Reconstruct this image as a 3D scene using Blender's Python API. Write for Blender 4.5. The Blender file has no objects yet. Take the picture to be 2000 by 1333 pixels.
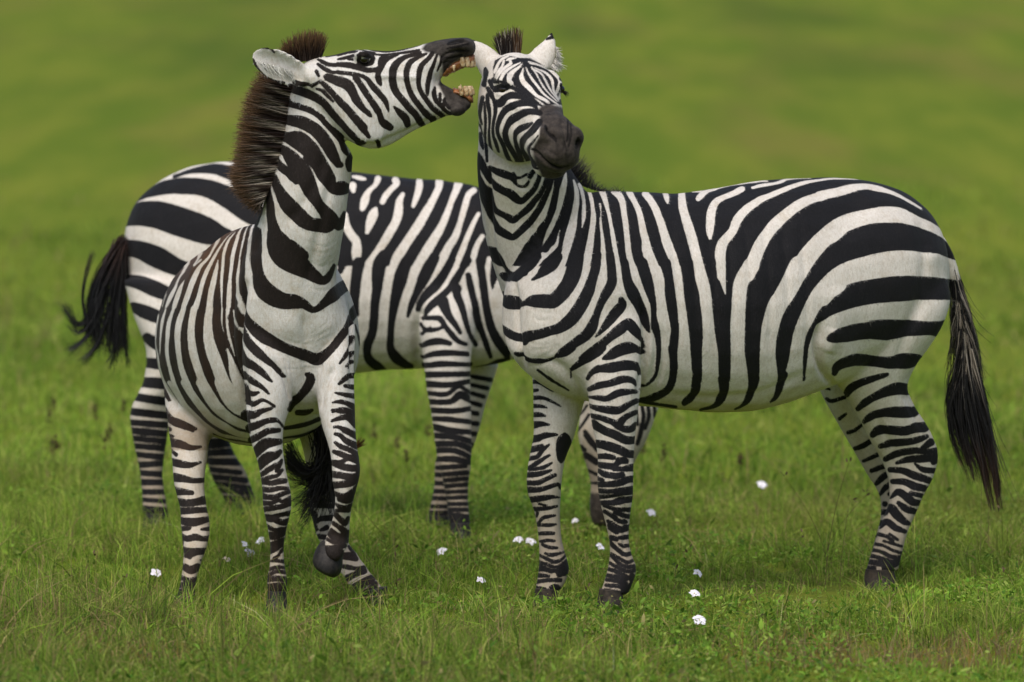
import bpy, math, random
import numpy as np
from mathutils import Vector, Matrix
from mathutils.bvhtree import BVHTree

R = np.random.default_rng(7)
random.seed(7)
sc = bpy.context.scene

# ------------------------------------------------------------------ camera, light, exposure
F = 13640.0            # focal length in pixels of a 2000 px wide frame
CAMZ = 2.3             # eye height of somebody standing in a safari car
PITCH = math.atan((666.5 + 251.0) / F)
cam_data = bpy.data.cameras.new('camera')
cam = bpy.data.objects.new('camera', cam_data)
sc.collection.objects.link(cam)
cam_data.sensor_width = 36.0
cam_data.lens = F * 36.0 / 2000.0
cam_data.clip_end = 3000.0
cam_data.clip_start = 0.5
cam.location = (0, 0, CAMZ)
cam.rotation_euler = (math.pi / 2 - PITCH, 0, 0)
cam_data.dof.use_dof = True
cam_data.dof.focus_distance = 21.72
cam_data.dof.aperture_fstop = 3.2
sc.camera = cam

SUN_EL, SUN_ROT = math.radians(58), math.radians(200)
world = bpy.data.worlds.new('World')
sc.world = world
world.use_nodes = True
wn = world.node_tree
bg = wn.nodes['Background']
sky = wn.nodes.new('ShaderNodeTexSky')
sky.sky_type = 'NISHITA'
sky.sun_disc = False
sky.sun_elevation = SUN_EL
sky.sun_rotation = SUN_ROT
sky.air_density = 1.0
sky.dust_density = 4.0
wn.links.new(sky.outputs[0], bg.inputs[0])
bg.inputs[1].default_value = 0.115
sun_data = bpy.data.lights.new('sun', 'SUN')
sun_data.energy = 1.5
sun_data.angle = math.radians(50)
sun_data.color = (1.0, 0.95, 0.88)
sun = bpy.data.objects.new('sun', sun_data)
sc.collection.objects.link(sun)
az = SUN_ROT
sdir = Vector((math.sin(az) * math.cos(SUN_EL), math.cos(az) * math.cos(SUN_EL), math.sin(SUN_EL)))
sun.rotation_euler = sdir.to_track_quat('Z', 'Y').to_euler()
sc.view_settings.view_transform = 'Standard'
sc.view_settings.look = 'None'
sc.view_settings.gamma = 1.0
sc.view_settings.use_curve_mapping = False
sc.view_settings.exposure = 0.42
sc.cycles.max_bounces = 6
sc.cycles.transparent_max_bounces = 8

# ------------------------------------------------------------------ geometry helpers
CP, SP = math.cos(PITCH), math.sin(PITCH)

def P(px, py, d):
    """Point of the meadow seen at (px, py) of the 2000 px frame, d metres along the line of sight."""
    a = (px - 1000.0) / F * d
    b = (666.5 - py) / F * d
    return np.array([a, d * CP + b * SP, CAMZ - d * SP + b * CP])

def uvof(co):
    x, y, z = co[:, 0], co[:, 1], co[:, 2] - CAMZ
    d = y * CP - z * SP
    b = y * SP + z * CP
    return 1000.0 + x / d * F, 666.5 - b / d * F

def gd(py, z=0.0):
    """distance along the line of sight where a thing of height z meets row py"""
    t = (666.5 - py) / F
    return (z - CAMZ) / (-SP + t * CP)

def catmull(a, k):
    a = np.asarray(a, float)
    n = len(a)
    if n < 3:
        t = np.linspace(0, 1, k * (n - 1) + 1)[:, None]
        return a[0] * (1 - t) + a[-1] * t if n == 2 else a
    p = np.vstack([2 * a[0] - a[1], a, 2 * a[-1] - a[-2]])
    out = []
    for i in range(n - 1):
        p0, p1, p2, p3 = p[i:i + 4]
        for j in range(k):
            t = j / k
            out.append(0.5 * (2 * p1 + (p2 - p0) * t + (2 * p0 - 5 * p1 + 4 * p2 - p3) * t * t + (3 * p1 - p0 - 3 * p2 + p3) * t ** 3))
    out.append(a[-1])
    return np.array(out)

class Lofts:
    """Collects closed tapering lofts; each section is centre, half vector u, half vector v."""
    def __init__(self):
        self.v, self.f, self.n = [], [], 0
        self.bones = []          # (group, centres, radius)
    def add(self, group, secs, k=4, seg=28, bone=True):
        s = catmull(np.array([np.concatenate(x) for x in secs]), k)
        th = np.linspace(0, 2 * math.pi, seg, endpoint=False)
        c, u, w = s[:, None, 0:3], s[:, None, 3:6], s[:, None, 6:9]
        ring = c + u * np.cos(th)[None, :, None] + w * np.sin(th)[None, :, None]
        m = len(s)
        b = self.n
        e0 = s[0, 0:3] + (s[0, 0:3] - s[1, 0:3]) * 0.4
        e1 = s[-1, 0:3] + (s[-1, 0:3] - s[-2, 0:3]) * (0.4 if bone else 0.05)
        self.v.append(np.vstack([ring.reshape(-1, 3), e0, e1]))
        for i in range(m - 1):
            for j in range(seg):
                q = (j + 1) % seg
                self.f.append((b + i * seg + j, b + i * seg + q, b + (i + 1) * seg + q, b + (i + 1) * seg + j))
        for j in range(seg):
            q = (j + 1) % seg
            self.f.append((b + m * seg, b + q, b + j))
            self.f.append((b + m * seg + 1, b + (m - 1) * seg + j, b + (m - 1) * seg + q))
        self.n += m * seg + 2
        if bone:
            r = np.maximum(np.linalg.norm(s[:, 3:6], axis=1), np.linalg.norm(s[:, 6:9], axis=1))
            r2 = np.minimum(np.linalg.norm(s[:, 3:6], axis=1), np.linalg.norm(s[:, 6:9], axis=1))
            self.bones.append((group, s[:, 0:3], np.sqrt(r * r2)))
    def mesh(self, name):
        me = bpy.data.meshes.new(name)
        me.from_pydata(np.vstack(self.v).tolist(), [], self.f)
        me.update()
        return me

def S(xa, ya, xb, yb, d, h, yaw=0.0, dd=0.0):
    """section whose outline runs from (xa,ya) to (xb,yb) at distance d; h = half thickness along the line of sight, turned by yaw"""
    A, B = P(xa, ya, d - dd), P(xb, yb, d + dd)
    return ((A + B) / 2, (B - A) / 2, h * np.array([math.sin(yaw), math.cos(yaw), 0.0]))

def E(cx, cy, d, rx, ry, yaw=0.0):
    """section facing the viewer: rx, ry in pixels"""
    c = P(cx, cy, d)
    m = d / F
    return (c, rx * m * np.array([math.cos(yaw), math.sin(yaw), 0]), ry * m * np.array([0, 0, 1.0]))

def T(x, top, bot, d, h, yaw):
    """trunk ring: spine at (x,top), belly at (x,bot), half width h across the animal"""
    A, B = P(x, top, d), P(x, bot, d)
    return ((A + B) / 2, (A - B) / 2, h * np.array([math.sin(yaw), -math.cos(yaw), 0.0]))

# ------------------------------------------------------------------ coat pattern
def parse(text):
    out = []
    for st in text.replace('\n', ' ').split(';'):
        st = st.split()
        if not st:
            continue
        white = st[0] == 'W'
        if white:
            st = st[1:]
        assert len(st) % 3 == 0, st
        out.append((white, np.array(st, float).reshape(-1, 3)))
    return out

class Coat:
    """signed distance (pixels, positive = white hair) of one layer of stripes, painted crease shade included, held in a small numpy raster"""
    def __init__(self, x0, y0, x1, y1, res=1.0, fat=1.1, wfat=0.0):
        self.fat, self.wfat = fat, wfat
        self.x0, self.y0, self.res = x0, y0, res
        self.X, self.Y = np.meshgrid(np.arange(x0, x1, 1 / res), np.arange(y0, y1, 1 / res))
        self.d = np.full(self.X.shape, 30.0)
    def _seg(self, buf, a, b):
        wa, wb = a[2] / 2, b[2] / 2
        m = 12 + max(wa, wb)
        ix0 = max(0, int((min(a[0], b[0]) - m - self.x0) * self.res)); ix1 = int((max(a[0], b[0]) + m - self.x0) * self.res) + 2
        iy0 = max(0, int((min(a[1], b[1]) - m - self.y0) * self.res)); iy1 = int((max(a[1], b[1]) + m - self.y0) * self.res) + 2
        if ix1 <= 0 or iy1 <= 0:
            return
        X, Y = self.X[iy0:iy1, ix0:ix1], self.Y[iy0:iy1, ix0:ix1]
        if X.size == 0:
            return
        dx, dy = b[0] - a[0], b[1] - a[1]
        L = dx * dx + dy * dy + 1e-9
        t = np.clip(((X - a[0]) * dx + (Y - a[1]) * dy) / L, 0, 1)
        q = np.hypot(X - a[0] - t * dx, Y - a[1] - t * dy) - (wa + (wb - wa) * t)
        v = buf[iy0:iy1, ix0:ix1]
        np.minimum(v, q, out=v)
    def strokes(self, x0, y0, s, text):
        for white, p in parse(text):
            p = p.copy()
            p[:, 0] = x0 + p[:, 0] / s
            p[:, 1] = y0 + p[:, 1] / s
            p[:, 2] = p[:, 2] / s
            p = catmull(p, 4) if len(p) > 1 else np.vstack([p, p + [0.5, 0, 0]])
            p[:, 2] = np.maximum(p[:, 2], 0.5)
            buf = np.full(self.d.shape, 30.0)
            for i in range(len(p) - 1):
                self._seg(buf, p[i], p[i + 1])
            if white:
                self.d = np.maximum(self.d, -(buf + self.wfat))
            else:
                self.d = np.minimum(self.d, buf - self.fat)
        return self
    def poly(self, pts):
        pts = np.array(pts, float)
        inside = np.zeros(self.X.shape, bool)
        buf = np.full(self.d.shape, 30.0)
        n = len(pts)
        for i in range(n):
            a, b = pts[i], pts[(i + 1) % n]
            self._seg(buf, np.array([a[0], a[1], 0]), np.array([b[0], b[1], 0]))
            c = (a[1] > self.Y) != (b[1] > self.Y)
            with np.errstate(divide='ignore', invalid='ignore'):
                xi = (b[0] - a[0]) * (self.Y - a[1]) / (b[1] - a[1]) + a[0]
            inside ^= c & (self.X < xi)
        self.d = np.minimum(self.d, np.where(inside, -buf, buf))
        return self
    def at(self, u, v):
        fx = np.clip((u - self.x0) * self.res, 0, self.d.shape[1] - 1.001)
        fy = np.clip((v - self.y0) * self.res, 0, self.d.shape[0] - 1.001)
        ix, iy = fx.astype(int), fy.astype(int)
        tx, ty = fx - ix, fy - iy
        D = self.d
        return (D[iy, ix] * (1 - tx) + D[iy, ix + 1] * tx) * (1 - ty) + (D[iy + 1, ix] * (1 - tx) + D[iy + 1, ix + 1] * tx) * ty

# ------------------------------------------------------------------ scene helpers
def link(o):
    sc.collection.objects.link(o)
    return o

def empty(name, loc, label, cat, group=None):
    o = bpy.data.objects.new(name, None)
    o.empty_display_size = 0.2
    o.location = loc
    o['label'] = label
    o['category'] = cat
    if group:
        o['group'] = group
    return link(o)

def child(o, root):
    o.parent = root
    o.matrix_parent_inverse = Matrix.Translation(-Vector(root.location))
    return o

def mesh_np(name, verts, quads=None, tris=None, mat=None, col=None, smooth=False):
    """fast mesh from numpy arrays; col = per-vertex RGB"""
    me = bpy.data.meshes.new(name)
    nv = len(verts)
    nq = 0 if quads is None else len(quads)
    nt = 0 if tris is None else len(tris)
    me.vertices.add(nv)
    me.vertices.foreach_set('co', np.asarray(verts, np.float32).ravel())
    idx = []
    if nq: idx.append(np.asarray(quads, np.int32).ravel())
    if nt: idx.append(np.asarray(tris, np.int32).ravel())
    idx = np.concatenate(idx)
    me.loops.add(len(idx))
    me.loops.foreach_set('vertex_index', idx)
    me.polygons.add(nq + nt)
    st = np.concatenate([np.arange(nq) * 4, nq * 4 + np.arange(nt) * 3]).astype(np.int32)
    me.polygons.foreach_set('loop_start', st)
    me.update(calc_edges=True)
    if smooth:
        me.polygons.foreach_set('use_smooth', np.ones(nq + nt, bool))
    if col is not None:
        at = me.attributes.new('tone', 'FLOAT_COLOR', 'POINT')
        at.data.foreach_set('color', np.hstack([col, np.ones((nv, 1))]).astype(np.float32).ravel())
    if mat:
        me.materials.append(mat)
    return link(bpy.data.objects.new(name, me))

def ribbons(C, W, col, up=None):
    """C (n,k,3) centre lines, W (n,k) widths, col (n,k,3) -> verts, quads, colours of flat tapering ribbons"""
    n, k, _ = C.shape
    t = np.gradient(C, axis=1)
    t /= np.linalg.norm(t, axis=2, keepdims=True) + 1e-9
    r = R.normal(size=(n, 1, 3)) if up is None else up
    side = np.cross(t, np.broadcast_to(r, t.shape))
    side /= np.linalg.norm(side, axis=2, keepdims=True) + 1e-9
    V = np.stack([C - side * W[..., None] / 2, C + side * W[..., None] / 2], axis=2).reshape(-1, 3)
    base = (np.arange(n) * k * 2)[:, None] + (np.arange(k - 1) * 2)[None, :]
    q = np.stack([base, base + 1, base + 3, base + 2], axis=2).reshape(-1, 4)
    return V, q, np.repeat(col.reshape(-1, 3), 2, axis=0)

def mat_nodes(name):
    m = bpy.data.materials.new(name)
    m.use_nodes = True
    nt = m.node_tree
    return m, nt, nt.nodes['Principled BSDF']

def N(nt, typ, **kw):
    n = nt.nodes.new(typ)
    for k, v in kw.items():
        setattr(n, k, v)
    return n

def mixcol(nt, fac, a, b):
    m = N(nt, 'ShaderNodeMix', data_type='RGBA')
    for sock, val in ((m.inputs[0], fac), (m.inputs[6], a), (m.inputs[7], b)):
        if hasattr(val, 'links'):
            nt.links.new(val, sock)
        else:
            sock.default_value = val if not isinstance(val, tuple) else (*val, 1)
    return m.outputs[2]

def maprange(nt, val, a, b, c, d, smooth=True):
    m = N(nt, 'ShaderNodeMapRange')
    if smooth:
        m.interpolation_type = 'SMOOTHSTEP'
    nt.links.new(val, m.inputs[0])
    for i, v in enumerate((a, b, c, d)):
        m.inputs[i + 1].default_value = v
    return m.outputs[0]

def noise(nt, scale, detail=2, rough=0.5, vec=None):
    n = N(nt, 'ShaderNodeTexNoise')
    n.inputs['Scale'].default_value = scale
    n.inputs['Detail'].default_value = detail
    n.inputs['Roughness'].default_value = rough
    if vec is None:
        tc = N(nt, 'ShaderNodeTexCoord')
        vec = tc.outputs['Object']
    nt.links.new(vec, n.inputs['Vector'])
    return n.outputs['Fac']

def math2(nt, op, a, b):
    m = N(nt, 'ShaderNodeMath', operation=op)
    for s, v in ((m.inputs[0], a), (m.inputs[1], b)):
        if hasattr(v, 'links'):
            nt.links.new(v, s)
        else:
            s.default_value = v
    return m.outputs[0]

def coat_material(name, black, black2, white, white2, muzzle, muzzle2):
    m, nt, bs = mat_nodes(name)
    at = N(nt, 'ShaderNodeAttribute', attribute_name='stripe_crease').outputs['Fac']
    mz = N(nt, 'ShaderNodeAttribute', attribute_name='muzzle').outputs['Fac']
    warm = N(nt, 'ShaderNodeAttribute', attribute_name='warm').outputs['Fac']
    rust = N(nt, 'ShaderNodeAttribute', attribute_name='rust').outputs['Fac']
    fine = noise(nt, 260, 2, 0.6)
    mid = noise(nt, 28, 4, 0.6)
    big = noise(nt, 7, 3, 0.6)
    edge = math2(nt, 'ADD', at, math2(nt, 'MULTIPLY', math2(nt, 'SUBTRACT', fine, 0.5), 3.2))
    edge = math2(nt, 'ADD', edge, math2(nt, 'MULTIPLY', math2(nt, 'SUBTRACT', mid, 0.5), 2.0))
    fac = maprange(nt, edge, -1.0, 1.0, 0, 1)
    dirt_shade = math2(nt, 'ADD', warm, math2(nt, 'MULTIPLY', math2(nt, 'SUBTRACT', math2(nt, 'ADD', mid, big), 1.0), 0.9))
    dirt_shade = maprange(nt, dirt_shade, 0.0, 1.0, 0, 1, False)
    wcol = mixcol(nt, dirt_shade, white, white2)
    mps = N(nt, 'ShaderNodeMapping')
    mps.inputs['Scale'].default_value = (1.0, 1.0, .38)
    mps.inputs['Rotation'].default_value = (0, .35, 0)
    nt.links.new(N(nt, 'ShaderNodeTexCoord').outputs['Object'], mps.inputs[0])
    lie = noise(nt, 150, 3, 0.7, mps.outputs[0])
    blot = noise(nt, 13, 5, 0.7)
    wcol = mixcol(nt, maprange(nt, lie, .40, .72, 0, .45), wcol, (white2[0] * .95, white2[1] * .95, white2[2] * .98))
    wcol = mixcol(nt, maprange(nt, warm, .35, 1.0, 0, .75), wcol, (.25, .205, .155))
    wcol = mixcol(nt, maprange(nt, blot, .54, .74, 0, .55), wcol, white2)
    wcol = mixcol(nt, maprange(nt, noise(nt, 21, 5, .75), .66, .80, 0, .6), wcol, (white2[0] * .45, white2[1] * .42, white2[2] * .40))
    wcol = mixcol(nt, maprange(nt, fine, 0.3, 0.75, 0.0, 0.22), wcol, (white2[0] * .66, white2[1] * .66, white2[2] * .66))
    bfac = math2(nt, 'ADD', rust, math2(nt, 'MULTIPLY', math2(nt, 'SUBTRACT', big, 0.5), 0.6))
    bcol = mixcol(nt, maprange(nt, bfac, 0.0, 1.0, 0, 1, False), black, black2)
    bcol = mixcol(nt, maprange(nt, lie, .42, .75, 0, .5), bcol, (black[0] * 1.7, black[1] * 1.65, black[2] * 1.6))
    col = mixcol(nt, fac, bcol, wcol)
    me = math2(nt, 'ADD', mz, math2(nt, 'MULTIPLY', math2(nt, 'SUBTRACT', mid, 0.5), 6.0))
    mcol = mixcol(nt, maprange(nt, noise(nt, 45, 4, .65), 0.3, 0.75, 0, 1), muzzle, muzzle2)
    mcol = mixcol(nt, maprange(nt, edge, -1.5, 1.5, 0, 1), (muzzle[0] * .22, muzzle[1] * .2, muzzle[2] * .2), mcol)  # strokes inside the muzzle paint the shade of nostrils, mouth crease and wrinkles
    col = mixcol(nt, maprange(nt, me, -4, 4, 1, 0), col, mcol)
    nt.links.new(col, bs.inputs['Base Color'])
    bs.inputs['Roughness'].default_value = 0.72
    bs.inputs['Specular IOR Level'].default_value = 0.15
    bs.inputs['Sheen Weight'].default_value = 0.03
    bs.inputs['Sheen Roughness'].default_value = 0.5
    # short hair and skin folds
    sep = N(nt, 'ShaderNodeTexCoord').outputs['Object']
    mp = N(nt, 'ShaderNodeMapping')
    mp.inputs['Scale'].default_value = (1.0, 1.0, 0.35)
    nt.links.new(sep, mp.inputs[0])
    fold = noise(nt, 38, 3, 0.55, mp.outputs[0])
    b1 = N(nt, 'ShaderNodeBump')
    b1.inputs['Strength'].default_value = 0.5
    b1.inputs['Distance'].default_value = 0.006
    nt.links.new(fold, b1.inputs['Height'])
    b2 = N(nt, 'ShaderNodeBump')
    b2.inputs['Strength'].default_value = 0.7
    b2.inputs['Distance'].default_value = 0.0015
    nt.links.new(math2(nt, 'ADD', fine, lie), b2.inputs['Height'])
    nt.links.new(b1.outputs[0], b2.inputs['Normal'])
    nt.links.new(b2.outputs[0], bs.inputs['Normal'])
    return m

def tone_material(name, rough=0.6, spec=0.3, trans=0.0, bump=0.0):
    m, nt, bs = mat_nodes(name)
    at = N(nt, 'ShaderNodeAttribute', attribute_name='tone').outputs['Color']
    nt.links.new(at, bs.inputs['Base Color'])
    bs.inputs['Roughness'].default_value = rough
    bs.inputs['Specular IOR Level'].default_value = spec
    if trans:
        tr = N(nt, 'ShaderNodeBsdfTranslucent')
        nt.links.new(at, tr.inputs[0])
        mx = N(nt, 'ShaderNodeMixShader')
        mx.inputs[0].default_value = trans
        out = nt.nodes['Material Output']
        nt.links.new(bs.outputs[0], mx.inputs[1])
        nt.links.new(tr.outputs[0], mx.inputs[2])
        nt.links.new(mx.outputs[0], out.inputs[0])
    return m

def plain_material(name, a, b, scale=30, rough=0.6, spec=0.3, bump=0.3):
    m, nt, bs = mat_nodes(name)
    n = noise(nt, scale, 4, 0.6)
    nt.links.new(mixcol(nt, maprange(nt, n, 0.3, 0.7, 0, 1), a, b), bs.inputs['Base Color'])
    bs.inputs['Roughness'].default_value = rough
    bs.inputs['Specular IOR Level'].default_value = spec
    if bump:
        bp = N(nt, 'ShaderNodeBump')
        bp.inputs['Strength'].default_value = bump
        bp.inputs['Distance'].default_value = 0.003
        nt.links.new(n, bp.inputs['Height'])
        nt.links.new(bp.outputs[0], bs.inputs['Normal'])
    return m

def relief_field(co, nrm, u, v, lines):
    """muscle ridges (+) and skin creases (-), in millimetres, drawn over the side they are seen on"""
    amp = np.zeros(len(co))
    for a, w, pts in lines:
        pts = np.array(pts, float).reshape(-1, 2)
        pts = catmull(pts, 4) if len(pts) > 2 else pts
        x0, y0 = pts.min(0) - 3.2 * w; x1, y1 = pts.max(0) + 3.2 * w
        s = np.where((u > x0) & (u < x1) & (v > y0) & (v < y1))[0]
        if not len(s):
            continue
        d2 = np.full(len(s), 1e9)
        if len(pts) == 1:
            d2 = (u[s] - pts[0, 0]) ** 2 + (v[s] - pts[0, 1]) ** 2
            fade = 1.0
        else:
            tpar = np.zeros(len(s))
            for i in range(len(pts) - 1):
                dx, dy = pts[i + 1] - pts[i]
                t = np.clip(((u[s] - pts[i, 0]) * dx + (v[s] - pts[i, 1]) * dy) / (dx * dx + dy * dy + 1e-9), 0, 1)
                q = (u[s] - pts[i, 0] - t * dx) ** 2 + (v[s] - pts[i, 1] - t * dy) ** 2
                b = q < d2
                d2[b] = q[b]; tpar[b] = ((i + t) / (len(pts) - 1))[b]
            fade = np.clip(np.minimum(tpar, 1 - tpar) * 5 + .25, 0, 1)
        amp[s] += a * fade * np.exp(-d2 / (2 * (w * .6) ** 2))
    return amp * .001

def lumps(co):
    r = np.random.default_rng(5)
    v = np.zeros(len(co))
    for i in range(16):
        k = r.normal(size=3); k /= np.linalg.norm(k)
        v += np.sin(co @ k * r.uniform(18, 75) + r.random() * 6) / 4
    return v

def fur(name, body, n, length, wid, mat, root, white, black, dirn):
    """short lying hairs over the skin, each coloured like the skin at its root"""
    me = body.data
    nv = len(me.vertices)
    co = np.empty(nv * 3); me.vertices.foreach_get('co', co); co = co.reshape(-1, 3)
    st = np.empty(nv); me.attributes['stripe_crease'].data.foreach_get('value', st)
    mz = np.empty(nv); me.attributes['muzzle'].data.foreach_get('value', mz)
    wm = np.empty(nv); me.attributes['warm'].data.foreach_get('value', wm)
    nr = np.empty(nv * 3); me.vertices.foreach_get('normal', nr); nr = nr.reshape(-1, 3)
    nf = len(me.polygons)
    fv = np.empty(nf * 4, int); me.polygons.foreach_get('vertices', fv); fv = fv.reshape(-1, 4)
    ok = (nr[fv[:, 0], 1] < .35) & (mz[fv[:, 0]] > 4)
    fv = fv[ok]
    a = co[fv]
    area = np.linalg.norm(np.cross(a[:, 2] - a[:, 0], a[:, 3] - a[:, 1]), axis=1)
    f = R.choice(len(fv), n, p=area / area.sum())
    b = R.random((n, 2))
    w4 = np.stack([(1 - b[:, 0]) * (1 - b[:, 1]), b[:, 0] * (1 - b[:, 1]), b[:, 0] * b[:, 1], (1 - b[:, 0]) * b[:, 1]], 1)
    p = (a[f] * w4[..., None]).sum(1)
    nn = nr[fv[f, 0]]
    s = (st[fv[f]] * w4).sum(1)
    wv = (wm[fv[f]] * w4).sum(1)
    d = np.array(dirn)[None, :] + R.normal(size=(n, 3)) * .22
    d = d - nn * (d * nn).sum(1, keepdims=True)
    d /= np.linalg.norm(d, axis=1, keepdims=True) + 1e-6
    L_ = length * np.exp(R.normal(size=n) * .3)
    t = np.array([0, .5, 1.0])[None, :, None]
    C = p[:, None] - nn[:, None] * .0008 + d[:, None] * L_[:, None, None] * t + nn[:, None] * L_[:, None, None] * (.26 * t - .10 * t ** 2)
    W = np.tile(np.array([1.0, .85, .15]) * wid, (n, 1))
    fw = np.clip(s / 1.6 + .5, 0, 1)[:, None]
    wh = np.array(white) * (1 - np.clip(wv, 0, 1)[:, None] * np.array([.45, .54, .62]))
    col = (np.array(black) * np.exp(R.normal(size=(n, 1)) * .4)) * (1 - fw) + wh * np.exp(R.normal(size=(n, 1)) * .13) * fw
    V, q, cc = ribbons(C, W, np.repeat(np.clip(col, 0, .72)[:, None], 3, 1), nn[:, None])
    return child(mesh_np(name, V, q, None, mat, cc), root)

def build_body(name, L, coats, muzzle, warm_fn, mat, voxel=0.0085, smooth_n=7, relief=()):
    """union of the lofts as one continuous skin; coats: group -> Coat"""
    me = L.mesh(name)
    o = link(bpy.data.objects.new(name, me))
    md = o.modifiers.new('r', 'REMESH')
    md.mode = 'VOXEL'
    md.voxel_size = voxel
    dg = bpy.context.evaluated_depsgraph_get()
    m2 = bpy.data.meshes.new_from_object(o.evaluated_get(dg))
    o.modifiers.clear()
    n = len(m2.vertices)
    co = np.empty(n * 3); m2.vertices.foreach_get('co', co); co = co.reshape(-1, 3)
    ed = np.empty(len(m2.edges) * 2, int); m2.edges.foreach_get('vertices', ed); ed = ed.reshape(-1, 2)
    deg = np.bincount(ed.ravel(), minlength=n)[:, None]
    def avg(x):
        s = np.zeros_like(x)
        for k in range(3):
            s[:, k] = np.bincount(ed[:, 0], x[ed[:, 1], k], n) + np.bincount(ed[:, 1], x[ed[:, 0], k], n)
        return s / np.maximum(deg, 1)
    for i in range(smooth_n):
        co = co + 0.6 * (avg(co) - co)
        co = co - 0.45 * (avg(co) - co) if i % 2 else co
    m2.vertices.foreach_set('co', co.ravel())
    m2.update()
    o.data = m2
    md = o.modifiers.new('s', 'SUBSURF')
    md.levels = md.render_levels = 1
    dg = bpy.context.evaluated_depsgraph_get()
    m3 = bpy.data.meshes.new_from_object(o.evaluated_get(dg))
    o.modifiers.clear()
    o.data = m3
    m3.name = name
    n = len(m3.vertices)
    co = np.empty(n * 3); m3.vertices.foreach_get('co', co); co = co.reshape(-1, 3)
    u, v = uvof(co)
    groups = [b[0] for b in L.bones]
    best = np.full(n, 1e9); lab = np.zeros(n, int)
    for bi, (g, c, r) in enumerate(L.bones):
        bb = np.full(n, 1e9)
        step = max(1, len(c) // 14)
        for i in list(range(0, len(c), step)) + [len(c) - 1]:
            np.minimum(bb, np.linalg.norm(co - c[i], axis=1) / r[i], out=bb)
        w = bb < best
        best[w] = bb[w]; lab[w] = bi
    nr = np.empty(n * 3); m3.vertices.foreach_get('normal', nr); nr = nr.reshape(-1, 3)
    vis = np.clip(-nr[:, 1] * 2.2 - .1, 0, 1)
    vis[np.isin(lab, [i for i, q in enumerate(groups) if q in ('ff', 'fh', 'hl', 'hr', 'neck')])] = 0
    disp = relief_field(co, nr, u, v, relief) * vis + lumps(co) * .0011
    co = co + nr * disp[:, None]
    m3.vertices.foreach_set('co', co.ravel())
    st = np.full(n, 30.0)
    for g in set(groups):
        sel = np.isin(lab, [i for i, q in enumerate(groups) if q == g])
        if g in coats and coats[g] is not None:
            st[sel] = coats[g].at(u[sel], v[sel])
    st -= np.clip((.088 - co[:, 2]) / .05, 0, 1) * 3.6
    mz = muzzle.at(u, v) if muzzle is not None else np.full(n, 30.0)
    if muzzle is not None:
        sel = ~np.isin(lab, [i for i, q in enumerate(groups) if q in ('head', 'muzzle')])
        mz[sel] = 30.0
    wa, ru = warm_fn(co, u, v)
    for nm, a in (('stripe_crease', st), ('muzzle', mz), ('warm', wa), ('rust', ru)):
        at = m3.attributes.new(nm, 'FLOAT', 'POINT')
        at.data.foreach_set('value', a.astype(np.float32))
    m3.materials.clear()
    m3.materials.append(mat)
    m3.polygons.foreach_set('use_smooth', np.ones(len(m3.polygons), bool))
    m3.update()
    bvh = BVHTree.FromPolygons([tuple(x) for x in co], [tuple(p.vertices) for p in m3.polygons])
    return o, bvh

def hit(bvh, px, py, dflt):
    a = Vector((0, 0, CAMZ)); b = Vector(P(px, py, 10.0))
    r = bvh.ray_cast(a, (b - a).normalized())
    return np.array(r[0]) if r[0] is not None else P(px, py, dflt)

def loft_obj(name, secs, mat, root, k=4, seg=24, rough=0):
    L = Lofts()
    L.add('x', secs, k, seg, name != 'hoof')
    me = L.mesh(name)
    if rough:
        co = np.array([v.co for v in me.vertices])
        co += R.normal(size=co.shape) * rough
        me.vertices.foreach_set('co', co.ravel())
    me.polygons.foreach_set('use_smooth', np.ones(len(me.polygons), bool))
    if name == 'hoof':
        me.set_sharp_from_angle(angle=.62)
    me.materials.append(mat)
    return child(link(bpy.data.objects.new(name, me)), root)

def eyeball(name, c, r, mat, root):
    th = np.linspace(0, math.pi, 13)[1:-1]
    secs = [(np.array(c) + np.array([0, 0, math.cos(t)]) * r, np.array([1, 0, 0]) * r * math.sin(t), np.array([0, 1, 0]) * r * math.sin(t)) for t in th]
    return loft_obj(name, secs, mat, root, 2, 20)

def hoof(leg_end, mat, root, flare=1.03, drop=0.03):
    """dark hoof under the last section of a leg"""
    c, u, v = leg_end
    dn = np.array([0, 0, -1.0])
    fw = np.array([0, -.012, 0])
    secs = [(c - dn * 0.05, u * 0.80, v * 0.82), (c - dn * 0.025, u * 0.90, v * 0.92), (c - dn * .005 + fw * .5, u * .98, v * 1.02), (c + dn * drop * .5 + fw, u * flare * 1.05, v * flare * 1.1), (c + dn * drop + fw * 1.3, u * flare * 1.12, v * flare * 1.18)]
    return loft_obj('hoof', secs, mat, root)

def hair(name, C, wid, col, mat, root, tip=0.25):
    n, k, _ = C.shape
    prof = np.linspace(1.0, tip, k)[None, :] * np.ones((n, 1)) * wid
    V, q, cc = ribbons(C, prof, col)
    o = mesh_np(name, V, q, None, mat, cc)
    return child(o, root)

def pxcurve(pts, m):
    return catmull(np.array(pts, float), max(2, m // max(1, len(pts) - 1) + 1))

def lerp_curve(c, t):
    """c (m,2..) sampled curve, t in [0,1] array"""
    f = np.clip(t, 0, 1) * (len(c) - 1.0001)
    i = f.astype(int)
    w = (f - i)[:, None]
    return c[i] * (1 - w) + c[i + 1] * w

def Pv(px, py, d):
    a = (px - 1000.0) / F * d
    b = (666.5 - py) / F * d
    return np.stack([a, d * CP + b * SP, CAMZ - d * SP + b * CP], axis=-1)
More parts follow.
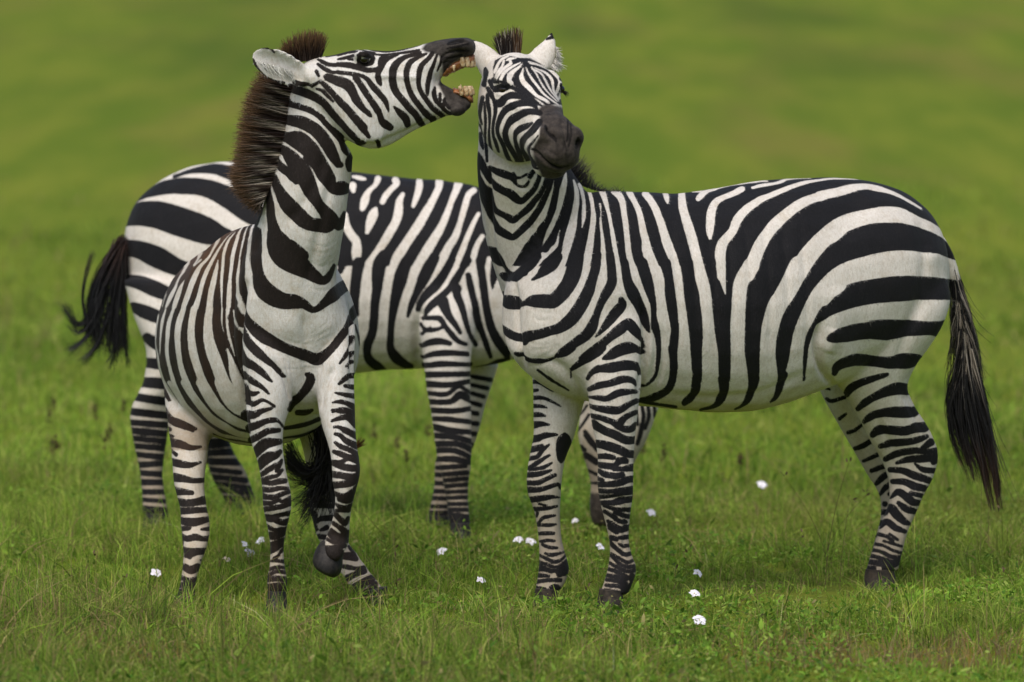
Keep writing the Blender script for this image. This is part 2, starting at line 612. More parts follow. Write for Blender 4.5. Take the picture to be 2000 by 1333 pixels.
# ================================================================== materials
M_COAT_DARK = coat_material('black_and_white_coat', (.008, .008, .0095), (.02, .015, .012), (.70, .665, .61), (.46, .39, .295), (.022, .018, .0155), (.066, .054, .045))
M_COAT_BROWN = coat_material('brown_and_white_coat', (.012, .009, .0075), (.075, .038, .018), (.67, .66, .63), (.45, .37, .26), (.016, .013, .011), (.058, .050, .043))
M_HAIR = tone_material('mane_hair', 0.55, 0.3)
M_EYE = plain_material('dark_eye', (.006, .004, .004), (.012, .006, .004), 60, 0.08, 0.6, 0)
M_HOOF = plain_material('hoof_horn', (.010, .010, .011), (.032, .028, .025), 70, 0.6, 0.25, .6)
M_HOOF_DUSTY = plain_material('dusty_hoof_horn', (.018, .016, .014), (.055, .043, .032), 60, 0.7, 0.2, .3)
M_GUM = plain_material('gum', (.36, .15, .06), (.20, .07, .018), 90, 0.35, 0.5, .4)
M_TOOTH = plain_material('tooth', (.56, .45, .27), (.34, .20, .08), 120, 0.35, 0.5, .2)

HX = dict(tile=lambda c, x, y, s, t: c.strokes(x, y, s, t))
G67 = 20.0 / 3.0
ZG = 'zebras on the green meadow'

# ================================================================== ZEBRA with its eyes shut, standing on the right
YC = math.radians(30)
def dC(x): return 21.75 + (x - 1015) / 625.0 * 0.577
L = Lofts()
L.add('main', [T(x, a, b, dC(x), h, YC) for x, a, b, h in (
    (1006, 555, 688, .085), (1022, 520, 713, .13), (1050, 480, 742, .175), (1095, 425, 770, .215), (1150, 378, 785, .238), (1230, 374, 792, .255),
    (1320, 378, 801, .275), (1400, 368, 806, .287), (1480, 354, 801, .288), (1560, 348, 776, .282), (1640, 347, 742, .272),
    (1700, 354, 715, .255), (1750, 370, 700, .225), (1790, 398, 680, .18), (1818, 434, 640, .11))])
L.add('main', [S(958, 150, 1045, 140, 21.86, .06), S(940, 200, 1062, 185, 21.84, .085), S(934, 255, 1080, 240, 21.83, .105), S(931, 312, 1100, 300, 21.80, .125), S(934, 360, 1124, 345, 21.82, .15), S(940, 420, 1152, 385, 21.88, .17),
    S(954, 490, 1180, 420, 21.93, .185), S(975, 555, 1200, 480, 21.97, .19), S(995, 620, 1190, 560, 22.0, .15)])
# near fore leg, shoulder muscle first
L.add('main', [S(1130, 560, 1265, 560, 21.80, .07), S(1125, 620, 1270, 620, 21.755, .10), S(1136, 690, 1258, 690, 21.745, .10), S(1147, 755, 1251, 755, 21.735, .095), S(1152, 810, 1246, 810, 21.73, .085),
    S(1160, 850, 1242, 850, 21.725, .074), S(1167, 900, 1238, 900, 21.72, .062), S(1166, 945, 1237, 945, 21.715, .060), S(1172, 980, 1235, 980, 21.72, .052),
    S(1182, 1020, 1230, 1020, 21.73, .042), S(1189, 1060, 1229, 1060, 21.735, .038), S(1190, 1085, 1235, 1085, 21.74, .042), S(1187, 1110, 1244, 1110, 21.74, .049),
    S(1180, 1135, 1238, 1135, 21.73, .045), S(1172, 1160, 1226, 1162, 21.72, .045)])
L.add('ff', [S(1035, 690, 1150, 710, 22.0, .09), S(1041, 760, 1145, 770, 21.99, .085), S(1042, 810, 1134, 810, 21.98, .08), S(1041, 850, 1122, 850, 21.98, .07),
    S(1034, 890, 1106, 890, 21.97, .06), S(1028, 930, 1099, 930, 21.965, .058), S(1031, 965, 1096, 965, 21.97, .055), S(1043, 1000, 1095, 1000, 21.98, .045),
    S(1050, 1040, 1096, 1040, 21.985, .040), S(1052, 1075, 1103, 1075, 21.985, .042), S(1052, 1105, 1111, 1105, 21.985, .049), S(1049, 1130, 1108, 1130, 21.98, .045), S(1044, 1155, 1094, 1155, 21.97, .045)])
L.add('main', [S(1660, 520, 1845, 520, 22.34, .10), S(1615, 590, 1858, 580, 22.32, .13), S(1600, 650, 1842, 635, 22.31, .135), S(1602, 692, 1812, 682, 22.32, .13), S(1622, 732, 1789, 716, 22.33, .115), S(1650, 775, 1772, 755, 22.35, .095),
    S(1680, 825, 1786, 790, 22.38, .075), S(1702, 868, 1816, 838, 22.42, .062), S(1722, 902, 1834, 885, 22.46, .055), S(1735, 937, 1826, 925, 22.47, .05),
    S(1737, 975, 1805, 968, 22.46, .045), S(1725, 1010, 1786, 1010, 22.46, .04), S(1712, 1045, 1772, 1045, 22.45, .038), S(1700, 1080, 1763, 1080, 22.45, .042), S(1690, 1115, 1755, 1115, 22.44, .045)])
L.add('fh', [S(1570, 640, 1720, 640, 22.62, .1), S(1590, 735, 1700, 720, 22.62, .09), S(1620, 800, 1715, 780, 22.62, .08), S(1655, 860, 1745, 835, 22.65, .06),
    S(1690, 922, 1770, 902, 22.68, .052), S(1716, 965, 1778, 955, 22.68, .045), S(1720, 1010, 1768, 1010, 22.67, .038), S(1706, 1060, 1753, 1060, 22.66, .036), S(1694, 1115, 1745, 1115, 22.65, .042)])
L.add('tail', [S(1815, 470, 1842, 458, 22.48, .03), S(1838, 505, 1862, 494, 22.5, .026), S(1852, 560, 1878, 552, 22.52, .024), S(1862, 630, 1890, 622, 22.54, .022), S(1868, 700, 1894, 694, 22.55, .016), S(1872, 740, 1890, 737, 22.55, .01)])
# head: local frame
def head_loft(L, group, O, tip, yaw, stations, roll=0.0):
    O, tip = np.array(O), np.array(tip)
    a = tip - O
    ln = np.linalg.norm(a); a = a / ln
    c = np.array([math.cos(yaw), math.sin(yaw), roll]); c = c - a * (c @ a); c /= np.linalg.norm(c)
    n = np.cross(a, c)
    if n[2] < 0 and abs(n[2]) > .2: n = -n
    secs = []
    for t, w, up, dn in stations:
        cc = O + a * t * ln + n * (up - dn) / 2
        secs.append((cc, c * w, n * (up + dn) / 2))
    L.add(group, secs, 4, 32)
    return a, c, n
HO, HT = P(1001, 138, 21.70), P(1092, 285, 21.28)
ha, hc, hn = head_loft(L, 'head', HO, HT, math.radians(24), [(-.10, .07, .03, .11), (.0, .098, .062, .17), (.14, .120, .078, .22), (.30, .126, .078, .235), (.44, .108, .070, .205), (.58, .086, .062, .155),
    (.72, .070, .060, .118), (.84, .078, .066, .112), (.94, .081, .064, .105), (1.02, .066, .048, .085), (1.06, .03, .02, .045)])
for s in (-1, 1):   # brow ridges and nostrils' rims
    b = HO + ha * .30 * .5 + hn * .040 + hc * s * .082
    L.add('head', [(b - ha * .05, hc * .02, hn * .02), (b, hc * .027, hn * .028), (b + ha * .05, hc * .02, hn * .02)], 4, 16, False)
    b = HO + ha * .485 + hn * .018 + hc * s * .052
    L.add('head', [(b - ha * .04, hc * .018, hn * .02), (b, hc * .034, hn * .04), (b + ha * .032, hc * .022, hn * .026)], 4, 16, False)
q = HO + ha * .50 - hn * .030
L.add('head', [(q - ha * .05, hc * .05, hn * .03), (q, hc * .072, hn * .052), (q + ha * .035, hc * .062, hn * .050), (q + ha * .055, hc * .03, hn * .03)], 4, 24, False)
q = HO + ha * .47 - hn * .092
L.add('head', [(q - ha * .07, hc * .045, hn * .028), (q - ha * .02, hc * .058, hn * .034), (q + ha * .02, hc * .05, hn * .032), (q + ha * .045, hc * .025, hn * .018)], 4, 24, False)
# ears
L.add('head', [S(1024, 116, 1076, 140, 21.70, .026), S(1036, 101, 1086, 114, 21.71, .026), S(1049, 88, 1088, 93, 21.72, .022), S(1061, 78, 1086, 77, 21.73, .017), S(1069, 68, 1083, 67, 21.73, .012), S(1075, 61, 1080, 61, 21.73, .006)], 4, 20)
L.add('head', [S(978, 108, 958, 162, 21.73, .026), S(962, 94, 941, 152, 21.73, .026), S(946, 85, 930, 132, 21.74, .022), S(931, 79, 919, 106, 21.74, .016), S(922, 72, 914, 86, 21.74, .008)], 4, 20)

c_main = Coat(900, 100, 1900, 1220, 1.0)

c_main.poly([(1085, 335), (1125, 325), (1880, 325), (1890, 560), (1850, 640), (1630, 622), (1602, 640), (1588, 690), (1572, 745), (1352, 745), (1352, 650), (1345, 520), (1110, 520), (1000, 520), (1035, 460), (1060, 400), (1075, 345)])
t = c_main.strokes
# neck
t(900, 330, G67, '''
W 1150 170 15 1090 290 30 1030 410 40 950 500 60 880 590 80 780 660 80 690 730 80 560 680 70 440 620 60 390 480 50 300 340 40 255 240 20;
W 1205 110 40 1200 260 60 1170 380 70 1110 520 80 1050 650 110 980 760 120 880 830 120 800 920 140 700 1000 150;
W 1365 60 30 1340 200 70 1310 350 80 1280 490 70 1230 650 60 1170 800 80 1110 910 70 1060 1010 15;
W 1300 740 10 1270 870 18 1230 990 40 1120 1070 70 1040 1160 80 960 1260 80 900 1330 60;
W 1470 150 25 1505 280 60 1505 430 70 1480 600 85 1440 780 110 1390 950 120 1350 1100 110 1280 1250 140 1220 1340 150;
W 1540 200 30 1580 300 45 1605 430 45 1600 590 45 1570 740 15;
W 1620 235 20 1690 350 45 1715 500 50 1725 650 75 1700 850 85 1680 1000 95 1640 1200 110 1600 1340 120;
W 1810 460 25 1825 560 15 1820 700 25 1840 900 35 1850 1100 60 1865 1340 80;
280 -830 40 260 -700 40 250 -600 30 280 -480 15; 250 -460 30 260 -360 50 290 -260 20; 220 -200 40 250 -120 80 290 -30 90 340 90 60 370 190 30; 215 -60 60 228 60 60 240 160 50 250 260 30; 320 -700 30 325 -400 30 340 -100 30;
255 -40 60 330 30 70 362 90 50 375 130 12;
225 80 60 300 250 80 370 340 90 400 440 80 450 540 70 560 600 70 640 650 80 690 670 80 760 620 70 880 520 80 960 420 70 1030 340 60 1090 220 50 1130 110 60 1150 40 60;
390 150 60 450 220 90 560 290 90 650 330 110 740 410 90 800 420 70 880 350 70 960 260 60 1020 120 50 1030 60 50;
250 230 20 300 380 70 360 540 80 420 700 90 500 800 100 600 860 90 680 890 75 760 830 80 900 700 90 1010 550 80 1080 420 70 1140 280 60 1180 130 60;
380 -10 60 480 40 80 580 75 90 670 110 80 700 160 50;
690 60 30 720 110 26 780 115 22 860 70 20; 700 180 34 760 232 34 840 226 34 885 170 30;
900 100 60 940 40 50;
250 640 25 280 760 30 310 860 25;
350 1040 60 420 1110 110 500 1190 90 560 1290 60 590 1340 60;
820 1345 110 870 1220 110 960 1050 120 1010 940 110 1060 800 110 1130 680 70 1180 560 80 1210 450 80 1240 300 70 1250 200 60 1270 60 80;
1080 1040 70 1170 930 80 1240 800 70 1290 680 70''')
# withers and back
t(1100, 340, G67, '''
W 500 210 80 540 320 70 570 440 50 600 560 45 620 700 45 650 900 60 680 1080 60 700 1240 75 715 1340 80;
W 660 220 90 740 300 90 780 430 75 800 560 75 815 700 70 830 850 75 850 1050 80 890 1200 90 930 1340 100;
W 860 240 80 930 370 70 990 500 75 1015 620 80 1040 750 90 1075 870 100 1090 980 130 1130 1100 140 1190 1230 130 1220 1340 130;
W 1070 260 90 1150 370 90 1220 500 95 1270 640 100 1320 790 110 1370 930 130 1420 1060 120 1460 1200 110 1490 1340 110;
W 1330 255 70 1345 320 65 1360 380 25;
W 1540 240 85 1550 380 100 1575 500 110 1630 680 125 1680 850 130 1720 1000 120 1760 1180 130 1800 1340 140;
W 1990 200 25 1880 225 50 1790 290 80 1755 330 60; W 1680 235 15 1850 220 12''')
t(1350, 340, G67, '''
W 660 200 80 560 250 70 430 300 70 320 370 90 265 480 110 250 620 110 245 740 90 250 830 40;
W 20 235 15 180 235 15 250 205 35 450 160 25 700 115 25 900 95 20 1000 95 10;
W 800 180 40 900 150 45 1080 125 35 1180 95 40 1250 70 20 1400 55 18 1560 52 8;
W 2350 65 10 2000 65 18 1800 65 25 1600 95 35 1400 140 55 1200 215 65 1000 290 75 850 370 90 700 480 110 600 600 120 540 740 110 450 850 120 400 930 140 380 1050 140 390 1180 120 395 1340 110;
W 2000 220 90 1850 260 100 1700 290 110 1500 370 120 1300 490 130 1130 620 150 1000 770 150 900 930 165 830 1090 170 735 1320 180;
W 2000 640 210 1850 770 220 1720 850 225 1580 1000 235 1470 1150 240 1390 1310 220''')
t(1350, 520, 4.4444, '''
W 255 0 80 270 100 60 295 240 12;
W 60 -20 80 95 120 100 125 250 100 140 450 110 150 600 120 160 750 140 165 900 140 165 1040 150;
W 520 0 140 440 130 125 420 250 120 410 400 120 405 550 125 405 750 120 415 950 150 410 1100 170;
W 945 0 185 870 140 170 800 265 165 745 350 160 710 440 150 685 550 145 668 680 140 664 800 140 670 950 155 655 1060 170;
W 1250 140 200 1130 240 160 1060 340 130 1000 460 125 950 580 115 925 700 110 910 820 120 890 950 160 860 1060 180;
W 1115 540 60 1065 700 70 1035 850 60 1022 950 60''')
t(1600, 340, G67, '''
W 0 300 130 200 240 110 400 190 100 600 160 70 750 185 70 900 230 50 1050 290 40 1200 370 32 1330 450 25;
W 0 900 225 150 765 225 300 655 222 500 578 215 700 540 200 900 530 210 1050 540 190 1200 590 150 1350 640 110 1500 720 100 1620 800 80 1700 880 60''')
t(1600, 520, G67, '''
W 20 400 250 150 240 260 350 100 280 650 20 310 1000 -35 330 1400 -20 310 1800 60 240;
W 30 830 150 200 720 190 450 640 190 800 590 215 1200 580 250 1500 580 280 1750 560 230;
110 940 60 200 900 150 400 870 200 650 840 210 870 840 240 1150 820 200 1400 815 160 1530 840 140''')
# chest and shoulder
t(950, 500, G67, '''
70 0 80 150 80 90 220 150 60 290 240 90 350 270 110 400 260 120 480 190 120 570 110 130 650 0 120;
190 250 40 240 285 70 290 310 40;
600 310 20 680 260 60 760 180 130 850 90 130 920 0 120;
215 480 20 210 550 60 290 600 170 390 620 150;
400 600 60 450 640 40 520 610 70 620 590 150 750 590 170 870 580 180 980 480 200 1080 340 200 1140 180 200 1170 0 190;
190 900 30 280 1000 90 360 1050 90 440 1080 90;
490 1110 110 520 1060 140 650 1030 120 800 990 120 950 940 130 1080 850 160 1200 700 160 1310 500 150 1380 300 120 1420 150 110 1440 0 100;
920 1320 60 1000 1240 80 1150 1140 110 1290 1040 130 1370 930 130 1430 780 90 1490 620 90 1560 480 110 1620 360 110 1620 200 100 1600 0 90;
1420 1050 15 1500 970 60 1600 850 110 1700 720 130 1760 640 110 1740 570 60;
1240 1340 70 1290 1300 80 1450 1190 110 1600 1070 100 1750 950 130 1860 870 100 1950 950 70 2000 1000 80;
1550 1320 40 1700 1220 90 1850 1160 70 1950 1200 60 2000 1220 60;
380 1270 30 440 1310 40 500 1330 30''')
t(1150, 520, G67, '''
455 -30 105 490 200 120 560 350 160 640 480 130 700 600 120 750 700 80 780 800 40 800 870 15;
690 -30 150 760 200 140 800 350 110 840 500 70 850 650 60 870 800 90 900 900 70 920 1050 50 915 1200 40 900 1330 30;
1000 -30 140 1040 150 110 1060 350 130 1090 550 130 1110 700 110 1125 850 100 1110 1000 110 1105 1150 90 1110 1330 90;
1280 -30 160 1310 200 160 1340 400 180 1370 600 180 1390 800 170 1400 1000 150 1405 1330 120;
530 720 60 560 790 130 640 880 110 720 980 60 745 1080 30;
640 1080 60 730 1140 60;
130 1330 60 300 1300 80 500 1270 80 620 1290 60''')
t(1350, 520, 4.4444, '''
45 980 75 35 1080 70 0 1150 55 -60 1190 40;
280 980 90 285 1080 75 265 1150 70 200 1215 30 80 1250 15;
545 980 90 525 1080 65 490 1160 45 430 1220 20 380 1245 10;
800 950 80 775 1040 55 735 1140 35 690 1180 12''')
# near fore leg
t(1020, 680, G67, '''
1950 0 90 1970 200 90 1960 400 90 1900 540 90 1800 610 90 1650 670 60 1510 690 30;
1785 0 40 1775 200 40 1740 370 30 1650 480 20 1540 540 10;
1510 690 30 1700 720 30 2000 765 30;
1060 140 30 1150 110 80 1300 50 90 1450 10 100; 1480 20 60 1590 80 50;
850 400 40 900 330 60 1000 270 90 1150 280 80 1300 240 110 1430 230 110 1510 270 70 1530 340 30;
870 540 50 1000 490 80 1150 460 80 1300 410 90 1420 420 70 1490 480 40;
870 640 20 1000 650 60 1100 660 70 1250 590 90 1400 570 60 1490 570 50;
870 750 40 1000 790 70 1150 810 100 1260 810 90 1380 740 70 1490 690 60;
905 880 50 1050 920 70 1180 970 70 1250 990 100 1350 900 70 1490 835 50; 1230 1020 60 1350 1060 80 1430 1050 80 1480 1000 60;
930 990 100 1050 1070 100 1200 1130 100 1350 1200 100 1460 1200 90;
450 120 60 560 60 90 650 0 90; 640 290 40 720 220 70 850 140 90 980 60 100 1050 0 80; 630 330 15 630 420 10;
0 110 40 100 160 50 250 180 50 370 170 30 440 130 20;
200 290 20 400 440 25 600 560 15''')  # last stroke paints the crease shade under the chest into the coat
t(1000, 840, G67, '''
1100 180 90 1250 210 110 1400 260 110 1500 310 100 1600 320 90;
1130 345 60 1230 345 70 1320 360 60; 1390 400 80 1460 400 80 1490 410 50; 1120 450 60 1250 470 80 1330 470 70 1400 410 60; 1330 510 50 1450 510 60 1570 490 90;
1120 530 40 1220 580 70 1350 600 70 1430 590 70; 1110 630 50 1190 655 35; 1110 710 60 1250 710 70 1400 690 80 1500 650 80 1580 640 80;
1110 790 50 1250 800 50 1400 790 60 1580 760 60; 1130 870 50 1250 870 40 1400 840 40 1570 810 50; 1170 950 50 1300 950 60 1400 930 80 1570 900 70;
1200 990 20 1300 1020 40 1400 1040 50 1540 1040 50; 1340 1070 40 1430 1110 50 1520 1130 50; 1210 1060 40 1320 1130 50 1400 1190 50 1480 1200 50;
1255 1190 40 1350 1260 60 1430 1300 80 1540 1260 60; 1270 1280 40 1350 1340 30''')
t(1000, 1010, G67, '''
1270 110 50 1370 210 30; 1290 270 60 1360 290 60; 1390 270 30 1460 270 50 1550 250 40; 1390 350 20 1460 380 40 1560 360 40;
1280 340 50 1380 430 45 1470 490 50 1570 470 40; 1290 480 30 1400 540 35 1500 590 40 1590 560 30; 1280 500 20 1380 590 35 1480 650 40 1600 640 40;
1275 600 30 1400 670 40 1500 710 40 1620 690 40; 1260 680 40 1380 720 45 1480 780 50 1540 800 60; 1240 760 40 1380 790 45 1470 830 45;
1235 820 35 1380 840 40 1480 870 50; 1230 890 35 1380 900 40 1480 920 80; 1210 960 30 1380 980 30; 1190 1010 30 1380 1030 30; 1180 1060 30 1380 1070 30; 1470 960 80 1440 1070 90;
1560 760 60 1590 820 70 1540 900 60''')
t(1000, 1010, G67, '1130 1120 90 1400 1120 90; 1160 1050 34 1430 1040 40')
t(1600, 850, 4.3, '330 1250 46 660 1250 46; 350 1180 20 480 1195 24')
# near hind leg
t(1580, 680, G67, '''
330 330 60 360 240 110 450 180 140 600 150 150 850 170 130 1100 195 160 1300 170 180 1420 150 120;
490 600 80 540 530 100 650 460 90 800 410 80 950 365 60 1020 345 40;
640 790 60 720 720 90 850 640 90 1000 570 120 1150 530 150 1270 540 140;
720 960 50 800 900 90 950 850 100 1100 835 130 1250 840 140 1370 830 130;
830 1130 70 900 1080 110 1050 1070 110 1250 1080 110 1400 1040 120 1500 1030 130;
930 1280 50 1100 1240 90 1300 1220 80 1450 1185 70 1540 1150 40''')
t(1600, 850, 4.3, '''
560 200 40 660 155 50 800 130 50 900 140 40 1000 130 50; 870 110 40 940 60 60;
650 235 20 750 205 50 850 200 60 1000 190 60 960 230 40;
800 240 10 870 290 40 970 300 40;
600 290 40 700 300 50 800 340 60 920 380 50; 620 390 40 720 395 50 800 430 60 890 450 50;
600 530 10 660 480 50 720 510 60 780 560 60 840 570 40; 770 490 30 860 510 35; 665 570 30 730 620 55 810 645 40;
545 660 40 600 610 60 650 670 70 720 730 50 760 745 20; 510 770 30 570 730 50 640 780 50 720 810 30;
480 830 25 560 850 25 620 890 20; 590 830 15 660 880 20; 450 910 25 540 930 20 620 970 20 690 990 20; 540 890 15 690 935 18;
420 960 25 520 980 25 600 1020 30 690 1030 30; 410 1010 30 500 1030 30 600 1080 60 680 1060 40; 395 1060 30 520 1080 40; 370 1110 20 460 1120 25; 365 1150 20 460 1170 20;
350 1200 30 460 1230 30; 560 1100 60 600 1180 90''')

c_ff = Coat(1000, 660, 1180, 1210, 1.5)
c_ff.strokes(1020, 680, G67, '''
130 440 40 230 450 40 300 500 25 400 560 20; 130 555 40 200 550 30; 130 650 50 250 650 40 350 680 25 500 760 12; 130 755 45 250 760 35 320 780 15; 130 870 55 230 870 50 300 885 15;
130 1005 90 250 990 60 350 1000 12; 120 1190 90 220 1170 80 300 1130 50 440 1130 12; 120 1310 50 260 1270 30; 280 1310 40 350 1260 20; 550 1120 30 550 1200 150 540 1300 180''')
c_ff.strokes(1000, 840, G67, '''
250 130 80 400 90 50 520 65 40 590 65 15; 240 270 50 340 240 60 390 205 30; 220 375 50 330 350 50 400 260 50 460 210 30; 680 60 30 670 150 160 670 260 180 640 360 100 640 410 40;
215 500 40 330 430 50 420 370 40 490 330 25; 230 520 20 400 490 40 520 430 20; 180 590 60 330 580 60 440 550 40 510 525 20; 175 690 50 330 690 60 430 650 50 560 590 40;
185 780 70 350 780 60 470 750 50 600 710 40 630 765 15; 245 910 70 400 890 70 540 875 40 620 880 15; 350 965 20 450 990 20; 290 1030 50 450 1025 40 590 995 20;
320 1130 20 330 1080 30; 340 1220 30 400 1150 40 470 1130 40 560 1115 20; 340 1240 30 480 1240 40 570 1230 15''')
c_ff.strokes(1000, 1010, G67, '''
330 220 30 430 215 45 540 215 35; 360 320 20 470 305 35 555 315 25; 390 360 25 480 395 40 590 405 25; 430 475 20 520 495 40 620 475 25 690 455 15; 340 490 25 450 545 35 550 585 40 640 560 30 700 500 20;
335 575 25 480 630 35 560 655 30 650 620 30 720 560 30; 330 610 20 500 690 30 600 700 60 690 640 120; 330 680 50 440 690 40 520 720 30; 335 760 50 480 770 30; 690 720 90 620 740 80;
330 840 30 500 820 30 630 820 40; 560 960 140 560 1060 120; 310 930 30 420 950 30; 250 1060 110 640 1060 110; 300 980 40 560 990 60''')
c_fh = Coat(1560, 640, 1800, 1180, 1.0)
c_fh.strokes(1600, 850, 4.3, '''
300 115 30 400 70 35 480 20 35; 370 220 20 460 180 30 540 140 30; 440 300 30 520 270 40 590 250 35; 480 410 30 540 350 50 600 310 35; 510 500 20 560 440 40 630 390 30; 590 495 30; 550 580 40; 500 650 40 640 640 40; 480 740 40 620 740 40; 450 840 40 600 860 40; 420 940 40 600 960 40;400 1040 40 560 1060 40;370 1140 60 560 1160 60''')
c_fh.strokes(1580, 680, G67, '''110 440 20 200 510 30 270 540 15; 230 660 30 300 690 40 470 640 40; 400 920 40 480 860 25; 510 1100 40 600 1070 40 720 980 30; 640 1310 40 720 1270 50 860 1180 50''')
c_tail = Coat(1820, 440, 1930, 780, 1.0)
c_tail.strokes(1600, 340, G67, '1690 1090 60 1760 1130 50; 1740 1300 90 1830 1330 60')
c_tail.strokes(1600, 520, G67, '1700 270 60 1860 290 60; 1700 420 50 1880 460 50; 1700 540 50 1900 600 50; 1700 680 80 1900 740 60; 1700 800 90 1960 860 80; 1720 940 100 1980 1000 90;1740 1100 120 1980 1150 110;1740 1280 140 1980 1300 140')

c_hd = Coat(890, 40, 1160, 370, 3.0)
c_hd.poly([(963, 133), (967, 118), (978, 113), (990, 109), (1014, 113), (1035, 113), (1050, 121), (1072, 133), (1096, 148), (1102, 160), (1095, 175), (1089, 193), (1096, 206), (1065, 205), (1042, 190), (1005, 168), (980, 166), (964, 160)])
c_hd.strokes(900, 40, G67, '''
W 620 470 25 540 510 35 490 570 35 460 640 40 440 680 30; W 560 530 30 540 600 30 510 640 35 470 690 35 440 760 30;
W 720 490 15 640 500 30 600 520 20; W 640 520 30 650 560 40 600 600 40 550 640 35 500 700 30 470 760 20;
W 780 550 15 700 590 30 620 640 40 560 690 40 530 760 40 520 820 30; W 800 565 15 760 610 30 690 660 50 640 720 70 630 790 60 660 830 50;
W 815 620 10 800 680 30 790 740 60 820 810 60 900 890 60 980 970 40 1060 1020 40 1150 1080 30;
W 850 610 10 880 690 25 930 770 30 1000 860 30 1080 960 25 1200 1060 17 1300 1130 14;
W 920 610 15 980 690 20 1020 770 20 1070 860 22 1150 960 18 1250 1060 14;
W 930 630 20 1050 690 25 1100 780 30 1150 880 28 1190 950 20 1280 1060 14;
W 960 620 15 1100 680 25 1180 760 35 1200 850 30 1210 930 25 1300 1080 14;
W 900 560 20 1050 600 20 1200 680 30 1290 760 60 1290 830 50 1250 930 30 1230 980 15; W 880 540 15 1000 570 12 1150 620 10;
300 840 50 320 760 40 330 680 60 320 630 30; 370 790 40 400 860 45 440 900 30; 340 880 40 390 960 60 430 1040 30;
660 860 20 720 900 50 800 940 60 880 990 60 950 1040 40 1000 1080 20;
440 1040 20 500 1080 100 580 1020 90 650 980 90 750 990 70 850 1020 50 950 1060 40 1050 1110 20;
450 890 60 530 870 80 620 860 40; 420 780 60 460 800 40;
1320 850 60 1350 940 90; 1310 760 50 1350 800 30; 1310 1060 60 1350 1110 40;
1180 165 60 1225 205 45 1120 240 25; 130 220 40 180 260 25;
1180 165 50 1215 195 50''')
c_hd.strokes(900, 180, G67, '''
280 70 40 260 200 40 250 300 30 280 420 15; 250 440 30 260 540 50 290 640 20;
305 140 25 315 260 25 325 400 30 320 550 25 315 680 25 340 800 25 400 900 15;
340 40 40 350 150 50 370 260 40 380 420 25 375 560 25 380 680 30 400 790 25 430 830 20 520 920 50 600 980 40 650 1010 20;
430 110 30 450 240 40 435 400 35 435 550 30 460 660 40 490 780 25;
1000 240 20 960 180 50 880 150 60 780 150 80 680 190 80 590 230 80 530 310 70 500 420 50 500 520 40 540 650 45 590 800 45 640 900 45 700 990 30;
1030 270 60 950 260 70 850 270 80 750 310 90 660 360 90 610 450 60 590 560 60 620 680 60 680 790 60 730 880 45 750 960 35 810 1020 20;
920 405 30 850 440 60 770 480 80 720 540 60 710 620 40 730 720 50 770 830 50 800 920 50 850 980 50 890 1010 20;
1020 390 80 980 440 80 900 530 80 830 600 70 800 660 60 800 750 45 840 830 50 880 900 40 950 970 30 1000 1000 20;
1000 570 10 930 660 20 880 730 35 890 800 25 920 880 35 980 960 20;
1105 440 25 1130 490 40 1170 550 45 1220 600 40 1240 640 20; 1530 600 20 1540 660 35 1510 720 30;
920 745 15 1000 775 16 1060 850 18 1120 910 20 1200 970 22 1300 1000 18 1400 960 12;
1390 360 6 1400 500 8 1380 640 8; 1430 420 6 1440 560 8 1410 700 6; 1350 640 6 1370 760 6''')  # last three rows: nostril hollows, mouth crease and wrinkles, their shade painted dark
c_hd.strokes(900, 40, G67, '''430 800 40 520 800 20 620 850 30; 450 900 70 540 880 90 630 870 40; 650 880 20 700 900 15''')
m_c = Coat(1020, 190, 1160, 360, 2.0)
m_c.poly([(1051, 213), (1059, 205), (1072, 202), (1088, 207), (1104, 212), (1128, 225), (1150, 258), (1156, 290), (1150, 330), (1130, 356), (1100, 358), (1060, 350), (1048, 326), (1042, 312), (1036, 294), (1044, 282), (1050, 270), (1054, 252), (1054, 230)])

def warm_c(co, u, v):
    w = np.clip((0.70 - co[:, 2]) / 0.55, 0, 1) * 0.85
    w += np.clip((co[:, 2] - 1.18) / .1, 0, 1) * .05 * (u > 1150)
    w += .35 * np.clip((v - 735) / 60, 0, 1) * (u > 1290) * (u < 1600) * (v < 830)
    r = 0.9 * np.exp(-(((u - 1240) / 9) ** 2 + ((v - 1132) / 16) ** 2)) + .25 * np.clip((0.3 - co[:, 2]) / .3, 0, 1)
    return w - 0.02, r

